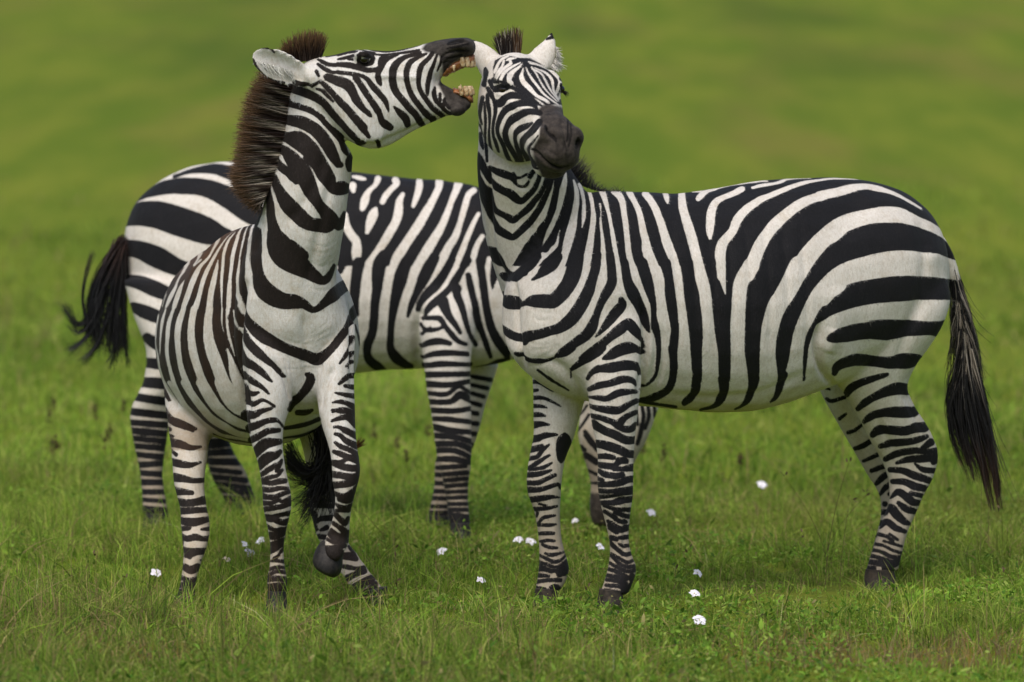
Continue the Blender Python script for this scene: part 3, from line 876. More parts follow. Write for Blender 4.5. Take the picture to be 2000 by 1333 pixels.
RC = [(-14, 6, [1006, 545, 1008, 600, 1012, 660, 1022, 720, 1036, 748]), (-10, 6, [957, 330, 956, 400, 960, 470, 975, 520, 1000, 558]), (-5, 4, [1003, 345, 1010, 365, 1030, 368, 1036, 350]),
    (-20, 8, [1252, 590, 1263, 650, 1258, 715, 1249, 775]), (-7, 8, [1276, 600, 1282, 690, 1266, 760]), (-5, 6, [1292, 640, 1296, 700, 1282, 760]), (-10, 16, [1100, 470, 1085, 560, 1076, 640, 1086, 700, 1112, 750]), (12, 34, [1180, 430, 1200, 520, 1212, 600]), (7, 26, [1160, 650, 1225, 655]),
    (-9, 10, [1146, 792, 1130, 760, 1100, 722, 1055, 702]), (-24, 8, [1602, 630, 1596, 680, 1606, 722, 1632, 764]), (9, 14, [1627, 640, 1616, 690]), (-9, 14, [1800, 420, 1806, 520, 1792, 600, 1762, 680, 1745, 740]), (9, 28, [1640, 560, 1632, 640, 1652, 720]),
    (10, 42, [1562, 405]), (8, 26, [1822, 500]), (-7, 36, [1690, 385, 1630, 460]), (-6, 10, [1290, 772, 1400, 778, 1500, 762, 1570, 728]), (-6, 8, [1764, 765, 1800, 840]), (-4, 8, [1700, 800, 1745, 880]),
    (5, 20, [1200, 932]), (-5, 7, [1176, 975, 1228, 975]), (-5, 5, [1221, 985, 1219, 1085]), (-4, 6, [1195, 790, 1210, 880]), (-5, 14, [1000, 420, 1060, 470, 1092, 545]), (-7, 16, [1152, 395, 1132, 480, 1122, 560]), (-5, 9, [1070, 380, 1045, 440, 1040, 500]),
    (4, 7, [983, 192, 1018, 214, 1046, 224]), (-4, 14, [1000, 238, 1036, 252]), (-7, 6, [962, 296, 998, 321, 1040, 322]), (6, 28, [975, 255]), (-6, 9, [986, 176]), (4, 6, [970, 160, 988, 156, 1006, 166]), (4, 5, [970, 184, 990, 188]),
    (-11, 5, [1068, 247, 1074, 258, 1084, 272]), (5, 6, [1060, 246, 1062, 262, 1072, 278]), (4, 5, [1080, 244, 1090, 258, 1094, 272]), (-9, 5, [1130, 274, 1128, 286]), (-9, 4, [1038, 292, 1056, 308, 1075, 323, 1098, 330, 1114, 324]), (3, 5, [1060, 296, 1084, 312]), (-3, 3, [1096, 240, 1104, 270, 1100, 300]), (-3, 3, [1108, 240, 1114, 268, 1110, 300]), (-3, 4, [1040, 200, 1060, 205, 1080, 200])]
RC += [(-3.2, 9, [x, 440, x + 12, 560, x + 16, 700]) for x in range(1310, 1580, 36)]
RC += [(-R.uniform(.4, 1.3), 3.5, [1015 + R.random() * 30, 600 + i * 14 + R.normal() * 5, 1045 + R.random() * 30, 612 + i * 13 + R.normal() * 5, 1080 + R.random() * 30, 614 + i * 10 + R.normal() * 8]) for i in range(9)]
RC += [(-2.2, 3, [1060 + i * 9, 705 + R.random() * 12, 1084 + i * 8, 752, 1120 + i * 3, 790]) for i in range(7)]
RC += [(-2.4, 3, [1262 + i * 6, 690 + R.random() * 20, 1266 + i * 5, 740, 1254 + i * 3, 785]) for i in range(6)]
RC += [(-R.uniform(.5, 1.6), 3.5, [1000 + R.random() * 30, 405 + i * 15 + R.normal() * 5, 1050 + R.random() * 20, 428 + i * 15 + R.normal() * 6, 1090 + R.random() * 25, 400 + i * 16 + R.normal() * 8]) for i in range(9)]
zc = empty('zebra', (float(P(1300, 800, 22.1)[0]), float(P(1300, 800, 22.1)[1]), 0), 'zebra standing side on at right with closed eyes and head turned to the viewer', 'zebra', ZG)
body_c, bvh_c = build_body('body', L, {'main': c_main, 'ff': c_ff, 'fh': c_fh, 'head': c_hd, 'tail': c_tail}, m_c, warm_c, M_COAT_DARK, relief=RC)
child(body_c, zc)
for a in (S(1165, 1182, 1220, 1184, 21.71, .05), S(1040, 1180, 1094, 1182, 21.96, .05), S(1684, 1142, 1752, 1142, 22.44, .05), S(1690, 1138, 1744, 1138, 22.64, .048)):
    hoof(a, M_HOOF_DUSTY, zc)
eyeball('eye', hit(bvh_c, 986, 174, 21.55) + np.array([.000, .0155, -.002]), .017, M_EYE, zc)
eyeball('eye', P(1095, 175, 21.60), .0125, M_EYE, zc)

def strands(n, base, outer, dbase, dspread, k=6, bend=4.0, jit=3.0, coat=None, black=(.012, .009, .008), white=(.55, .48, .38), tipcol=None, tip_from=.55, len_j=.25):
    """hairs from the base curve to the outer curve (pixels), returns centre lines and colours"""
    b = pxcurve(base, 60); o = pxcurve(outer, 60)
    s = R.random(n)
    p0 = lerp_curve(b, s); p1 = lerp_curve(o, np.clip(s + R.normal(size=n) * .012, 0, 1))
    f = 1 - np.abs(R.normal(size=n)) * len_j
    p1 = p0 + (p1 - p0) * np.clip(f, .3, 1.06)[:, None] + R.normal(size=(n, 2)) * jit
    tt = np.linspace(-.08, 1, k)
    bd = R.normal(size=(n, 1)) * bend
    nrm = np.stack([-(p1 - p0)[:, 1], (p1 - p0)[:, 0]], 1); nrm /= np.linalg.norm(nrm, axis=1, keepdims=True) + 1e-6
    px = p0[:, None, :] + (p1 - p0)[:, None, :] * tt[None, :, None] + nrm[:, None, :] * (bd * (tt ** 2)[None, :])[..., None]
    d = dbase + R.normal(size=(n, 1)) * dspread * (1 + tt[None, :])
    C = Pv(px[..., 0], px[..., 1], d)
    if coat is not None:
        st = coat.at(np.repeat(p0[:, 0:1], k, 1), px[..., 1]) * .0 + coat.at(px[..., 0], px[..., 1])
        f = (np.clip(st / 3 + .5, 0, 1) * np.clip(1.05 - 1.15 * tt, 0, 1)[None, :])[..., None] * .62 * (R.random((n, 1, 1)) < .75)
    else:
        f = np.zeros((n, k, 1))
    var = np.exp(R.normal(size=(n, 1, 1)) * .35)
    col = (np.array(black) * var) * (1 - f) + np.array(white) * f * np.clip(var, .6, 1.25)
    if tipcol is not None:
        g = np.clip((tt - tip_from) / (1 - tip_from), 0, 1)[None, :, None] * R.random((n, 1, 1)) ** .5
        col = col * (1 - g) + np.array(tipcol) * g
    return C, col

C1, k1 = strands(700, [(974, 106), (985, 112), (1000, 117), (1016, 121)], [(966, 72), (978, 62), (1000, 52), (1018, 56)], 21.74, .010, bend=3, jit=3, black=(.014, .011, .010), tipcol=(.05, .03, .018))
w = R.random(700) < .10
k1[w] = np.array([.45, .40, .34])
br = (C1[:, 0, 0] > P(1003, 100, 21.7)[0]); k1[br] = k1[br] * .4 + np.array([.11, .055, .022]) * R.random((br.sum(), 6, 1))
hair('forelock', C1, .0032, k1, M_HAIR, zc)
C1, k1 = strands(620, [(1100, 338), (1118, 346), (1140, 362), (1170, 373), (1215, 378)], [(1124, 308), (1146, 312), (1154, 334), (1176, 364), (1222, 373)], 21.93, .014, bend=5, jit=5, black=(.020, .019, .018), tipcol=(.10, .085, .07), len_j=.4)
hair('mane', C1, .0026, k1, M_HAIR, zc)
C1, k1 = strands(420, [(1086, 92), (1087, 108), (1082, 122), (1072, 134)], [(1092, 100), (1098, 116), (1100, 136), (1086, 142)], 21.71, .008, bend=3, jit=3, black=(.50, .48, .44), len_j=.35)
hair('ear_hair', C1, .0018, k1, M_HAIR, zc)
C1, k1 = strands(60, [(1096, 180), (1100, 176)], [(1108, 190), (1113, 184)], 21.60, .004, bend=2, jit=1.5)
hair('eyelash', C1, .0018, k1, M_HAIR, zc)
# tail hair
n = 2600
k = 10
yk = np.array([490, 540, 600, 660, 740, 800, 860, 920, 960, 1010.])
lx = np.array([1852, 1856, 1857, 1860, 1852, 1851, 1862, 1884, 1894, 1916.]); rx = np.array([1862, 1876, 1893, 1908, 1921, 1929, 1939, 1949, 1954, 1960.])
q = R.random(n)
y0 = 505 + 240 * R.random(n); y0[: n // 3] = 640 + 110 * R.random(n // 3)
y1 = np.where(q > .45, 1000 - 75 * np.abs(R.normal(size=n)) - 40 * (np.sin(q * 45) > .3), 945 - 80 * np.abs(R.normal(size=n)) - 30 * (np.sin(q * 45) > .3))
y1 = np.maximum(y1, y0 + 70 + 60 * R.random(n))
up = y0 < 640
y1[up] = np.minimum(y1[up], y0[up] + 60 + 90 * R.random(up.sum()))
t3 = np.linspace(0, 1, k)[None, :]
yy = y0[:, None] + (y1 - y0)[:, None] * t3
q = np.clip(q + .035 * np.sin(q * 60), 0, 1)
qc = .5 + (q[:, None] - .5) * np.clip(.35 + 1.2 * t3, 0, 1.05) + .05 * np.sin(t3 * 5 + q[:, None] * 20) + R.normal(size=(n, 1)) * .03
xl = np.interp(yy, yk, lx); xr = np.interp(yy, yk, rx)
xx = xl + (xr - xl) * qc
wisp = R.random(n) < .09
xx[wisp] += (t3 ** 3 * R.uniform(-14, 38, size=(wisp.sum(), 1)))
Ct = Pv(xx, yy, 22.54 + (R.normal(size=(n, 1)) * .020) * (1 + 0 * t3))
g = np.clip((yy - 850) / 140, 0, 1)[..., None] * R.random((n, 1, 1))
kt = np.array([.009, .008, .008]) * (1 - g) + np.array([.075, .030, .013]) * g
band = (np.sin(y0 * 2 * math.pi / 31 + .8) > -.1) & (y0 < 715) & (R.random(n) < .9)
gl = np.clip(1.15 - (yy - y0[:, None]) / 85, 0, 1)[..., None]
pc = np.array([.36, .31, .25]) * np.exp(R.normal(size=(n, 1, 1)) * .25)
kt[band] = kt[band] * (1 - gl[band]) + pc[band] * gl[band]
hair('tail_tuft', Ct, .0032, kt, M_HAIR, zc, .25)
fur('fur', body_c, 160000, .0056, .0011, M_HAIR, zc, (.67, .64, .59), (.010, .0095, .010), (.35, .25, -.8))
# ================================================================== ZEBRA baring its teeth, facing the viewer on the left
L = Lofts()
L.add('main', [E(592, 640, 21.80, 92, 110), E(568, 645, 21.86, 116, 155), E(522, 641, 22.0, 162, 207), E(509, 667, 22.2, 195, 206), E(490, 668, 22.4, 187, 201), E(466, 664, 22.6, 163, 190),
    E(447, 655, 22.8, 138, 172), E(432, 650, 22.95, 108, 148), E(422, 650, 23.05, 60, 90)])
L.add('main', [S(578, 140, 690, 305, 21.64, .085), S(564, 195, 687, 335, 21.65, .098), S(555, 250, 681, 370, 21.66, .112), S(545, 300, 677, 410, 21.67, .128), S(531, 345, 672, 450, 21.69, .145),
    S(516, 392, 664, 500, 21.72, .16), S(498, 440, 657, 546, 21.76, .175), S(472, 510, 674, 592, 21.80, .19), S(458, 605, 689, 640, 21.81, .165), S(462, 700, 689, 710, 21.83, .135), S(492, 765, 668, 775, 21.86, .11), S(530, 800, 640, 810, 21.9, .05)])
# fore legs
L.add('main', [S(462, 600, 560, 620, 21.80, .08), S(468, 660, 572, 680, 21.76, .092), S(474, 720, 576, 742, 21.74, .092), S(479, 775, 568, 790, 21.73, .085), S(484, 825, 556, 830, 21.72, .072), S(492, 870, 553, 870, 21.72, .06),
    S(505, 910, 557, 915, 21.715, .055), S(512, 955, 568, 958, 21.705, .055), S(513, 990, 569, 992, 21.70, .052), S(521, 1030, 560, 1032, 21.71, .042), S(527, 1065, 554, 1068, 21.72, .034), S(527, 1100, 555, 1102, 21.72, .036),
    S(521, 1137, 562, 1137, 21.715, .045), S(526, 1165, 559, 1165, 21.71, .04)])
L.add('main', [S(618, 640, 694, 630, 21.80, .08), S(620, 700, 694, 688, 21.76, .088), S(618, 768, 692, 752, 21.74, .085), S(628, 830, 694, 815, 21.71, .075), S(640, 870, 696, 860, 21.68, .062), S(647, 905, 703, 900, 21.65, .058),
    S(648, 937, 704, 930, 21.63, .058), S(655, 970, 690, 975, 21.63, .05), S(650, 1010, 684, 1012, 21.66, .042), S(641, 1035, 683, 1042, 21.68, .043), S(634, 1054, 681, 1064, 21.70, .046), S(627, 1070, 668, 1086, 21.69, .042)])
L.add('main', [S(637, 1048, 681, 1060, 21.665, .032), S(632, 1068, 673, 1080, 21.645, .032), S(634, 1084, 666, 1094, 21.635, .026), S(640, 1096, 658, 1101, 21.64, .012)])
L.add('hl', [S(318, 700, 440, 740, 22.5, .1), S(320, 770, 430, 820, 22.35, .1), S(329, 838, 412, 858, 22.25, .09), S(335, 890, 405, 900, 22.18, .075), S(339, 945, 400, 950, 22.12, .065), S(350, 985, 404, 990, 22.08, .06),
    S(352, 1020, 410, 1025, 22.04, .055), S(354, 1050, 409, 1055, 22.0, .05), S(357, 1085, 398, 1090, 21.96, .042), S(355, 1120, 386, 1125, 21.92, .038), S(349, 1150, 381, 1155, 21.88, .04), S(342, 1172, 381, 1176, 21.84, .043)])
L.add('hr', [S(560, 790, 680, 790, 22.45, .1), S(590, 870, 660, 850, 22.4, .08), S(600, 930, 652, 920, 22.42, .065), S(603, 985, 656, 970, 22.45, .06), S(612, 1030, 662, 1012, 22.42, .05), S(626, 1065, 672, 1045, 22.36, .045),
    S(645, 1097, 693, 1072, 22.28, .042), S(668, 1127, 714, 1100, 22.18, .042), S(690, 1157, 735, 1130, 22.08, .045), S(707, 1176, 752, 1157, 22.02, .05)])
# head in profile: skull and cheek, upper jaw, lower jaw
L.add('head', [S(588, 124, 610, 205, 21.62, .07), S(618, 112, 648, 248, 21.61, .092), S(650, 108, 690, 281, 21.60, .104), S(690, 98, 722, 291, 21.60, .108), S(725, 97, 755, 288, 21.60, .102), S(765, 99, 796, 263, 21.60, .086),
    S(800, 93, 834, 245, 21.60, .076), S(830, 86, 858, 230, 21.60, .066)])
L.add('head', [S(805, 93, 832, 175, 21.60, .072), S(830, 86, 855, 158, 21.60, .066), S(850, 80, 870, 145, 21.60, .062), S(876, 75, 884, 128, 21.60, .062), S(900, 74, 906, 116, 21.60, .060), S(920, 76, 919, 110, 21.60, .05), S(929, 85, 927, 106, 21.60, .032)], 5)
L.add('head', [S(830, 150, 845, 240, 21.60, .066), S(848, 158, 862, 232, 21.60, .06), S(868, 166, 878, 227, 21.60, .055), S(890, 178, 894, 227, 21.60, .05), S(910, 189, 911, 218, 21.60, .042), S(922, 199, 920, 209, 21.60, .022)], 5)
# chin, nostril wing, cheek bone, eye ridge
L.add('head', [S(868, 205, 880, 226, 21.56, .03), S(890, 200, 895, 229, 21.555, .04), S(910, 203, 910, 222, 21.56, .03)], 4, 20, False)
L.add('head', [S(868, 84, 872, 98, 21.555, .012), S(890, 76, 896, 98, 21.545, .02), S(912, 76, 915, 100, 21.55, .02), S(926, 86, 926, 100, 21.56, .012)], 4, 20, False)
L.add('head', [S(690, 100, 694, 118, 21.53, .02), S(706, 99, 712, 120, 21.515, .022), S(724, 101, 726, 116, 21.53, .018)], 4, 20, False)
L.add('head', [S(660, 190, 668, 262, 21.53, .02), S(695, 190, 715, 282, 21.515, .024), S(735, 190, 752, 276, 21.53, .018)], 4, 20, False)
L.add('head', [S(690, 132, 700, 160, 21.53, .02), S(735, 128, 745, 152, 21.53, .02), S(790, 120, 800, 140, 21.545, .014)], 4, 20, False)
# ears: cupped shells
def ear(L, group, base, tip, half, dbase, dtip, cup, dirn):
    base, tip = np.array(base, float), np.array(tip, float)
    ax = (tip - base) / np.linalg.norm(tip - base)
    nr = np.array([-ax[1], ax[0]])
    secs = []
    th = np.linspace(-1.25, 1.25, 13)
    for t, hw in half:
        c = base + (tip - base) * t
        d = dbase + (dtip - dbase) * t
        m = d / F
        r = hw * m
        # crescent: outer arc out, inner arc back
        out = [(np.sin(a) * r, np.cos(a) * r * cup) for a in th]
        inn = [(np.sin(a) * r * .90, (np.cos(a) * cup - .16) * r - .004) for a in th[::-1]]
        ring = []
        for s, z in out + inn:
            q = c + nr * s / m
            ring.append(P(q[0], q[1], d + dirn * (z - r * cup * .5)))
        secs.append(np.array(ring))
    b = L.n; m = len(secs); seg = len(secs[0])
    L.v.append(np.vstack(secs + [secs[0].mean(0)[None], secs[-1].mean(0)[None]]))
    for i in range(m - 1):
        for j in range(seg):
            q = (j + 1) % seg
            L.f.append((b + i * seg + j, b + i * seg + q, b + (i + 1) * seg + q, b + (i + 1) * seg + j))
    for j in range(seg):
        q = (j + 1) % seg
        L.f.append((b + m * seg, b + q, b + j)); L.f.append((b + m * seg + 1, b + (m - 1) * seg + j, b + (m - 1) * seg + q))
    L.n += m * seg + 2
    L.bones.append((group, np.array([x.mean(0) for x in secs]), np.array([h * dbase / F for _, h in half]) * .8))
ear(L, 'head', (606, 158), (490, 104), [(0, 18), (.10, 22), (.25, 30), (.45, 34), (.65, 33), (.80, 28), (.92, 19), (1.0, 7)], 21.55, 21.50, .85, 1)
L.add('head', [S(580, 130, 598, 175, 21.57, .03), S(600, 128, 612, 178, 21.55, .04), S(622, 128, 630, 170, 21.55, .035)], 4, 20, False)

a_main = Coat(290, 80, 780, 1220, 1.25, 1.0, .9)
a_main.poly([(512, 398), (497, 425), (455, 440), (385, 470), (340, 510), (300, 581), (290, 645), (295, 716), (320, 773), (345, 806), (400, 856), (490, 880), (490, 800), (470, 720), (462, 650), (462, 600), (473, 560), (487, 510), (498, 450), (520, 400)])
t = a_main.strokes
t(290, 400, G67, '''
W 180 1330 20 210 1230 20 240 1130 15;
W 230 1330 40 280 1210 60 350 1080 50 400 950 30 460 860 40 520 740 60 545 670 25;
W 330 1330 70 380 1180 70 420 1070 50 460 980 15;
W 450 1330 80 500 1200 90 560 1030 80 620 900 70 680 800 50 780 690 40 850 570 40 900 480 50 930 440 30;
W 600 790 40 640 730 40 680 640 60 700 600 30; W 600 800 30 690 720 30;
W 610 1330 90 660 1180 80 710 1000 70 770 840 60 860 680 50 940 550 35 1050 400 20 1150 330 10;
W 790 1330 100 810 1150 90 850 980 80 890 820 50 910 720 15;
W 950 1330 25 945 1100 40 945 950 45 970 780 45 985 640 45 1040 480 40 1130 360 20;
W 1040 1330 60 1050 1150 65 1060 950 55 1080 800 55 1100 650 60 1140 500 55 1200 330 35 1300 180 20 1340 150 10;
W 1190 1330 50 1160 1150 55 1160 950 55 1180 800 40 1195 650 30 1230 480 35 1280 320 25 1360 180 10;
W 1420 1330 150 1330 1150 105 1300 950 80 1290 750 60 1300 600 50 1320 450 50 1360 280 40 1420 130 20;
W 1520 0 30 1500 100 40 1480 300 60 1485 450 80 1500 620 80 1540 800 90''')
t(290, 600, G67, '''
W 130 100 25 100 300 25 95 480 25 120 640 30 150 800 40 200 950 40 270 1080 40 340 1200 40 420 1310 30;
W 225 30 30 180 200 50 160 400 30 155 560 25 150 640 10;
W 320 20 50 260 200 60 240 400 60 235 600 60 270 780 50 300 900 50 350 1050 60 430 1200 60 500 1330 60;
W 450 20 80 390 200 80 370 400 80 385 600 80 420 800 80 480 960 80 560 1120 90 680 1300 100;
W 590 20 90 560 200 90 555 400 100 580 600 110 640 800 110 720 1000 120 830 1200 130 920 1330 130;
W 790 20 110 770 200 120 780 400 150 830 600 170 900 800 170 960 950 180 1050 1120 180 1160 1270 180;
W 955 20 40 950 200 30 980 330 15;
W 1020 550 30 1070 700 70 1100 850 110 1150 1000 110 1200 1120 90;
W 1030 30 60 1020 200 40 1040 380 40 1080 530 30 1110 650 15;
W 1060 230 25 1090 330 40 1130 430 50 1180 550 50 1250 660 40;
W 1110 50 50 1150 250 60 1200 430 70 1270 600 80;
W 1150 600 40 1170 650 30''')
t(290, 740, G67, '''
W 270 50 60 350 180 70 450 330 80 560 450 80 700 580 80 860 690 70 1000 750 50 1300 800 50;
W 460 50 100 560 200 110 680 360 110 820 520 110 1000 630 110 1150 710 90 1320 750 80;
W 680 50 130 780 220 150 900 380 150 1050 510 130 1200 590 120 1330 630 100;
W 950 50 200 1050 200 250 1150 330 250 1250 420 180;
W 700 690 20 900 770 40 1100 830 50 1350 860 40;
W 180 20 30 250 150 40 330 300 40 450 450 40 600 580 30''')
# neck
t(440, 150, G67, '''
540 20 60 700 90 110 850 150 120 1000 200 100 1150 260 100 1280 340 90 1380 460 90 1480 570 90 1560 660 80 1640 750 80 1720 830 70;
300 130 40 450 180 70 550 190 70 700 270 90 850 340 110 980 370 120 1120 420 120 1250 500 120 1340 610 110 1440 720 110 1510 830 80 1550 950 70 1590 1010 40;
150 330 40 300 420 60 500 480 100 700 540 110 850 570 130 1000 600 160 1150 680 160 1260 790 160 1350 920 160 1410 1040 130 1470 1140 90;
1660 1030 100 1620 1120 110 1620 1210 60; 1780 870 70;
100 560 50 250 640 60 400 680 60 600 720 90 800 790 130 950 830 230 1080 930 220 1180 1060 200 1270 1200 190 1350 1340 180;
100 740 60 300 800 60 500 870 80 700 930 100 820 1010 150 920 1110 180 1000 1230 190 1060 1340 170;
80 920 60 250 970 50 450 1020 50 650 1090 70 740 1180 110 850 1250 130 930 1330 150;
0 1150 60 200 1180 50 400 1260 60 560 1330 70;
W 560 940 25 690 1020 60 760 1090 70 830 1150 60''')
t(500, 300, G67, '''
700 50 150 800 150 160 880 290 150 970 400 140 1040 460 150 1130 450 170 1200 470 60; 1100 150 70; 1220 120 110 1230 210 50;
420 30 130 520 130 200 620 270 220 690 420 200 740 560 180 800 660 160 880 740 150 960 830 170 1030 900 140 1090 940 110 1130 830 60 1150 770 30;
100 90 40 250 130 60; 100 330 60 220 300 80 280 430 110 360 580 170 450 700 200 540 800 200 650 880 200 760 930 170 900 950 170 1000 910 130;
W 280 220 30 350 330 80 470 430 110 570 570 130 680 700 130 760 790 110 820 820 60;
60 480 60 170 480 80 190 650 100 210 850 140 240 1020 150 330 1150 200 470 1250 200 600 1340 170;
W 200 400 30 230 560 40 270 700 60 300 830 90 360 950 110 470 1060 130''')
t(440, 450, G67, '''
620 50 150 650 200 210 760 330 300 900 420 290 1050 520 210 1150 590 160 1240 650 115 1310 640 100 1370 560 70 1420 460 35;
400 0 80 400 200 120 400 400 140 430 560 140 480 720 200 600 850 230 750 920 200 900 930 180 1020 960 115 1120 1030 80 1200 1020 75 1310 930 110 1400 850 160 1480 780 150 1560 720 140 1640 680 130;
370 1250 120 260 1080 90 230 900 65 220 700 60 230 500 60;
170 1250 40 140 1050 40 110 900 40 110 700 50''')
t(440, 620, G67, '''
280 0 90 350 100 130 470 230 165 620 320 150 780 400 130 950 470 125 1080 520 140 1190 550 150 1280 500 115 1390 400 95 1500 260 105 1580 150 95 1650 0 95 1700 -120 90;
180 0 50 230 150 85 310 320 95 420 450 105 540 560 85 630 620 75 700 690 75 760 750 45 800 770 20;
60 0 60 110 180 70 170 350 70 230 470 70 260 570 120 380 640 95 480 720 75 560 800 45 610 840 15;
115 350 40 150 480 70 200 560 100 150 560 60;
180 700 50 260 770 80 350 830 80 430 880 60 500 930 45 570 1000 20;
235 900 40 290 970 70 360 1000 60 430 980 30; 275 1100 60 350 1130 70 420 1110 50 470 1080 40 550 1100 30 640 1160 30;
260 1270 110 380 1270 90 480 1220 60 600 1190 30;
1680 760 60 1590 780 70 1480 870 30; 1560 895 40 1680 910 60; 1430 985 15 1560 1010 50 1700 1030 60; 1400 1110 20 1500 1100 50 1600 1130 60 1710 1190 80; 1400 1230 30 1500 1200 50 1600 1230 80 1710 1280 70;
1060 760 40 1110 780 90 1100 860 100 1040 960 100 960 1050 90 880 1130 75 840 1210 40;
1700 100 10 1750 300 14 1765 500 14 1750 700 14 1710 850 14; 1790 450 12 1780 650 12; 1670 250 30 1650 350 40 1580 480 50 1490 600 20; 1680 450 20 1640 560 30 1570 640 20; 1670 580 40 1600 660 15''')
# legs
t(440, 800, G67, '''
310 240 90 400 210 90 520 160 70 640 140 60 700 160 30 750 220 20; 340 400 80 430 350 80 550 290 80 700 270 50; 390 600 70 430 520 130 520 450 130 620 430 100 710 420 70; 450 760 60 490 680 130 570 620 130 650 600 90 710 550 50;
470 850 50 560 790 70 620 750 60 650 710 25; 670 800 50 700 720 60 730 660 25; 490 920 50 600 880 50 680 860 40 740 790 35; 490 950 50 600 960 60 700 940 70 780 930 60;
490 1040 60 600 1050 60 700 1030 50 810 1030 40; 470 1130 80 560 1140 60 650 1140 60 750 1100 50 850 1070 40; 480 1220 60 600 1220 50 700 1180 40 740 1200 40 870 1150 60; 480 1310 60 650 1280 60 750 1260 60 870 1210 60;
1420 1320 30 1600 1310 60; 1390 10 30 1500 20 60 1600 30 60 1700 70 70; 1390 150 30 1500 110 60 1600 110 70 1700 200 90; 1420 230 30 1480 230 40 1580 280 70 1710 350 80; 1430 320 30 1500 340 50 1580 410 70 1720 480 80;
1430 430 30 1500 480 60 1600 520 60 1740 590 60; 1410 550 40 1500 580 70 1620 620 60 1740 610 70; 1390 690 60 1500 690 60 1600 650 50 1760 690 70; 1390 700 50 1500 740 70 1650 770 80 1780 750 80; 1380 840 80 1500 860 80 1650 880 80 1780 830 70;
1380 990 90 1500 980 80 1620 960 90 1750 890 90; 1420 1090 50 1550 1130 70 1650 1080 80 1730 1000 60; 1490 1170 50 1600 1180 80 1700 1080 50; 1440 1230 20 1550 1290 80 1650 1240 40;
780 250 40 950 220 45 1100 180 45 1220 130 50; 770 375 15 1000 340 20 1200 250 15; 940 40 60 1050 40 70 1130 10 30; 830 0 40''')
t(290, 1000, G67, '''
1490 60 60 1600 90 90 1700 50 60 1870 10 60; 1650 110 60 1750 140 80 1850 110 60; 1510 170 40 1600 220 50 1680 240 50 1800 220 50; 1550 310 90 1680 310 90 1780 260 50; 1590 420 40 1680 420 100 1770 370 60; 1570 520 70 1660 470 80 1760 420 40;
1640 610 40 1700 560 30 1760 470 20; 1580 640 20 1680 640 40 1770 650 40; 1570 750 40 1680 720 40 1770 730 30; 1560 830 40 1660 780 40 1780 790 40; 1540 890 50 1660 870 70 1800 880 60; 1530 970 40 1680 940 30 1820 960 60;
1530 1000 60 1680 990 70 1820 1010 60; 1540 1080 60 1680 1080 60 1810 1080 60; 1580 1150 60 1690 1150 100 1790 1150 60; 1550 1260 150 1700 1250 150 1810 1250 100''')
t(500, 1000, G67, '''
1040 40 60 1110 110 70 1160 150 70 1200 80 40; 1010 150 50 1080 200 50 1150 250 80; 980 240 50 1080 310 50 1200 270 60; 920 260 40 1000 330 60 1100 360 50 1200 320 40; 920 350 30 1000 400 40 1080 400 40 1200 380 40; 900 470 60 1000 470 60 1150 440 60; 900 540 80 1000 560 140 1100 540 100; 900 620 50 1040 650 50 1120 620 40''')
a_hl = Coat(300, 700, 460, 1220, 1.25)
a_hl.strokes(290, 740, G67, '''
150 130 140 200 200 90 260 250 30; 205 380 40 260 500 80 350 570 90 450 610 70 580 680 30; 240 650 60 280 660 40; 265 830 100 400 850 100 550 900 60 680 890 20; 300 940 30 360 990 40; 290 1080 90 420 1110 90 550 1125 60 680 1090 20;
300 1280 110 450 1300 90 600 1330 60 740 1320 50''')
a_hl.strokes(290, 1000, G67, '''
420 0 50 550 5 30 690 -10 40; 410 110 80 550 140 100 650 130 90 800 90 60; 410 220 50 500 220 50 545 215 25; 690 230 25 810 220 50; 410 300 50 500 350 70 600 330 80 700 350 60 790 350 70; 420 420 60 440 380 20; 460 490 60 550 530 110 620 520 90 750 510 70;
490 570 50 540 590 50; 680 630 15; 460 710 70 550 760 100 640 720 90; 440 860 50 530 890 50 620 880 60; 420 950 50 520 950 60 610 960 60; 390 1060 60 500 1040 60 590 1040 50; 370 1120 40 500 1090 40 590 1100 40; 330 1220 40 400 1160 50 500 1150 50 600 1200 40;
310 1280 20 400 1220 50 500 1210 60 610 1280 60; 380 1300 40 520 1280 50 610 1330 40; 320 1200 50 420 1190 60 600 1230 60''')
a_hl.strokes(240, 740, 2.6667, '250 583 45 360 595 20; 265 640 40 350 648 35 430 632 40; 285 690 35 440 685 25; 220 200 20 300 225 22 380 262 12; 225 290 14 260 300 8')
a_hr = Coat(540, 780, 790, 1220, 1.25)
a_hr.strokes(500, 1000, G67, '''
700 30 110 770 40 60 740 120 60 790 230 40; 770 140 40 850 90 60 1000 80 70; 840 240 30 920 205 60; 820 320 60 900 330 60; 1210 450 30 1280 560 40 1300 600 30; 1150 580 80 1220 580 90 1300 610 60; 1100 700 40 1200 720 60 1300 740 40 1400 740 70; 1190 860 60 1300 810 60 1410 770 70;
1280 990 60 1380 940 80 1500 870 80; 1360 1060 40 1460 1030 30 1550 940 40; 1360 1100 50 1450 1050 40 1550 1000 30; 1460 1130 60 1600 1040 40 1660 1020 30; 1540 1100 50 1720 1060 40; 1600 1160 50 1740 1120 50; 1500 1200 60 1740 1180 60''')
a_hr.strokes(440, 800, G67, '''1150 1100 60 1300 1080 60 1440 1100 60; 1180 1200 40 1440 1180 40; 1180 1250 60 1440 1260 50''')
a_hd = Coat(470, 60, 960, 320, 2.5)
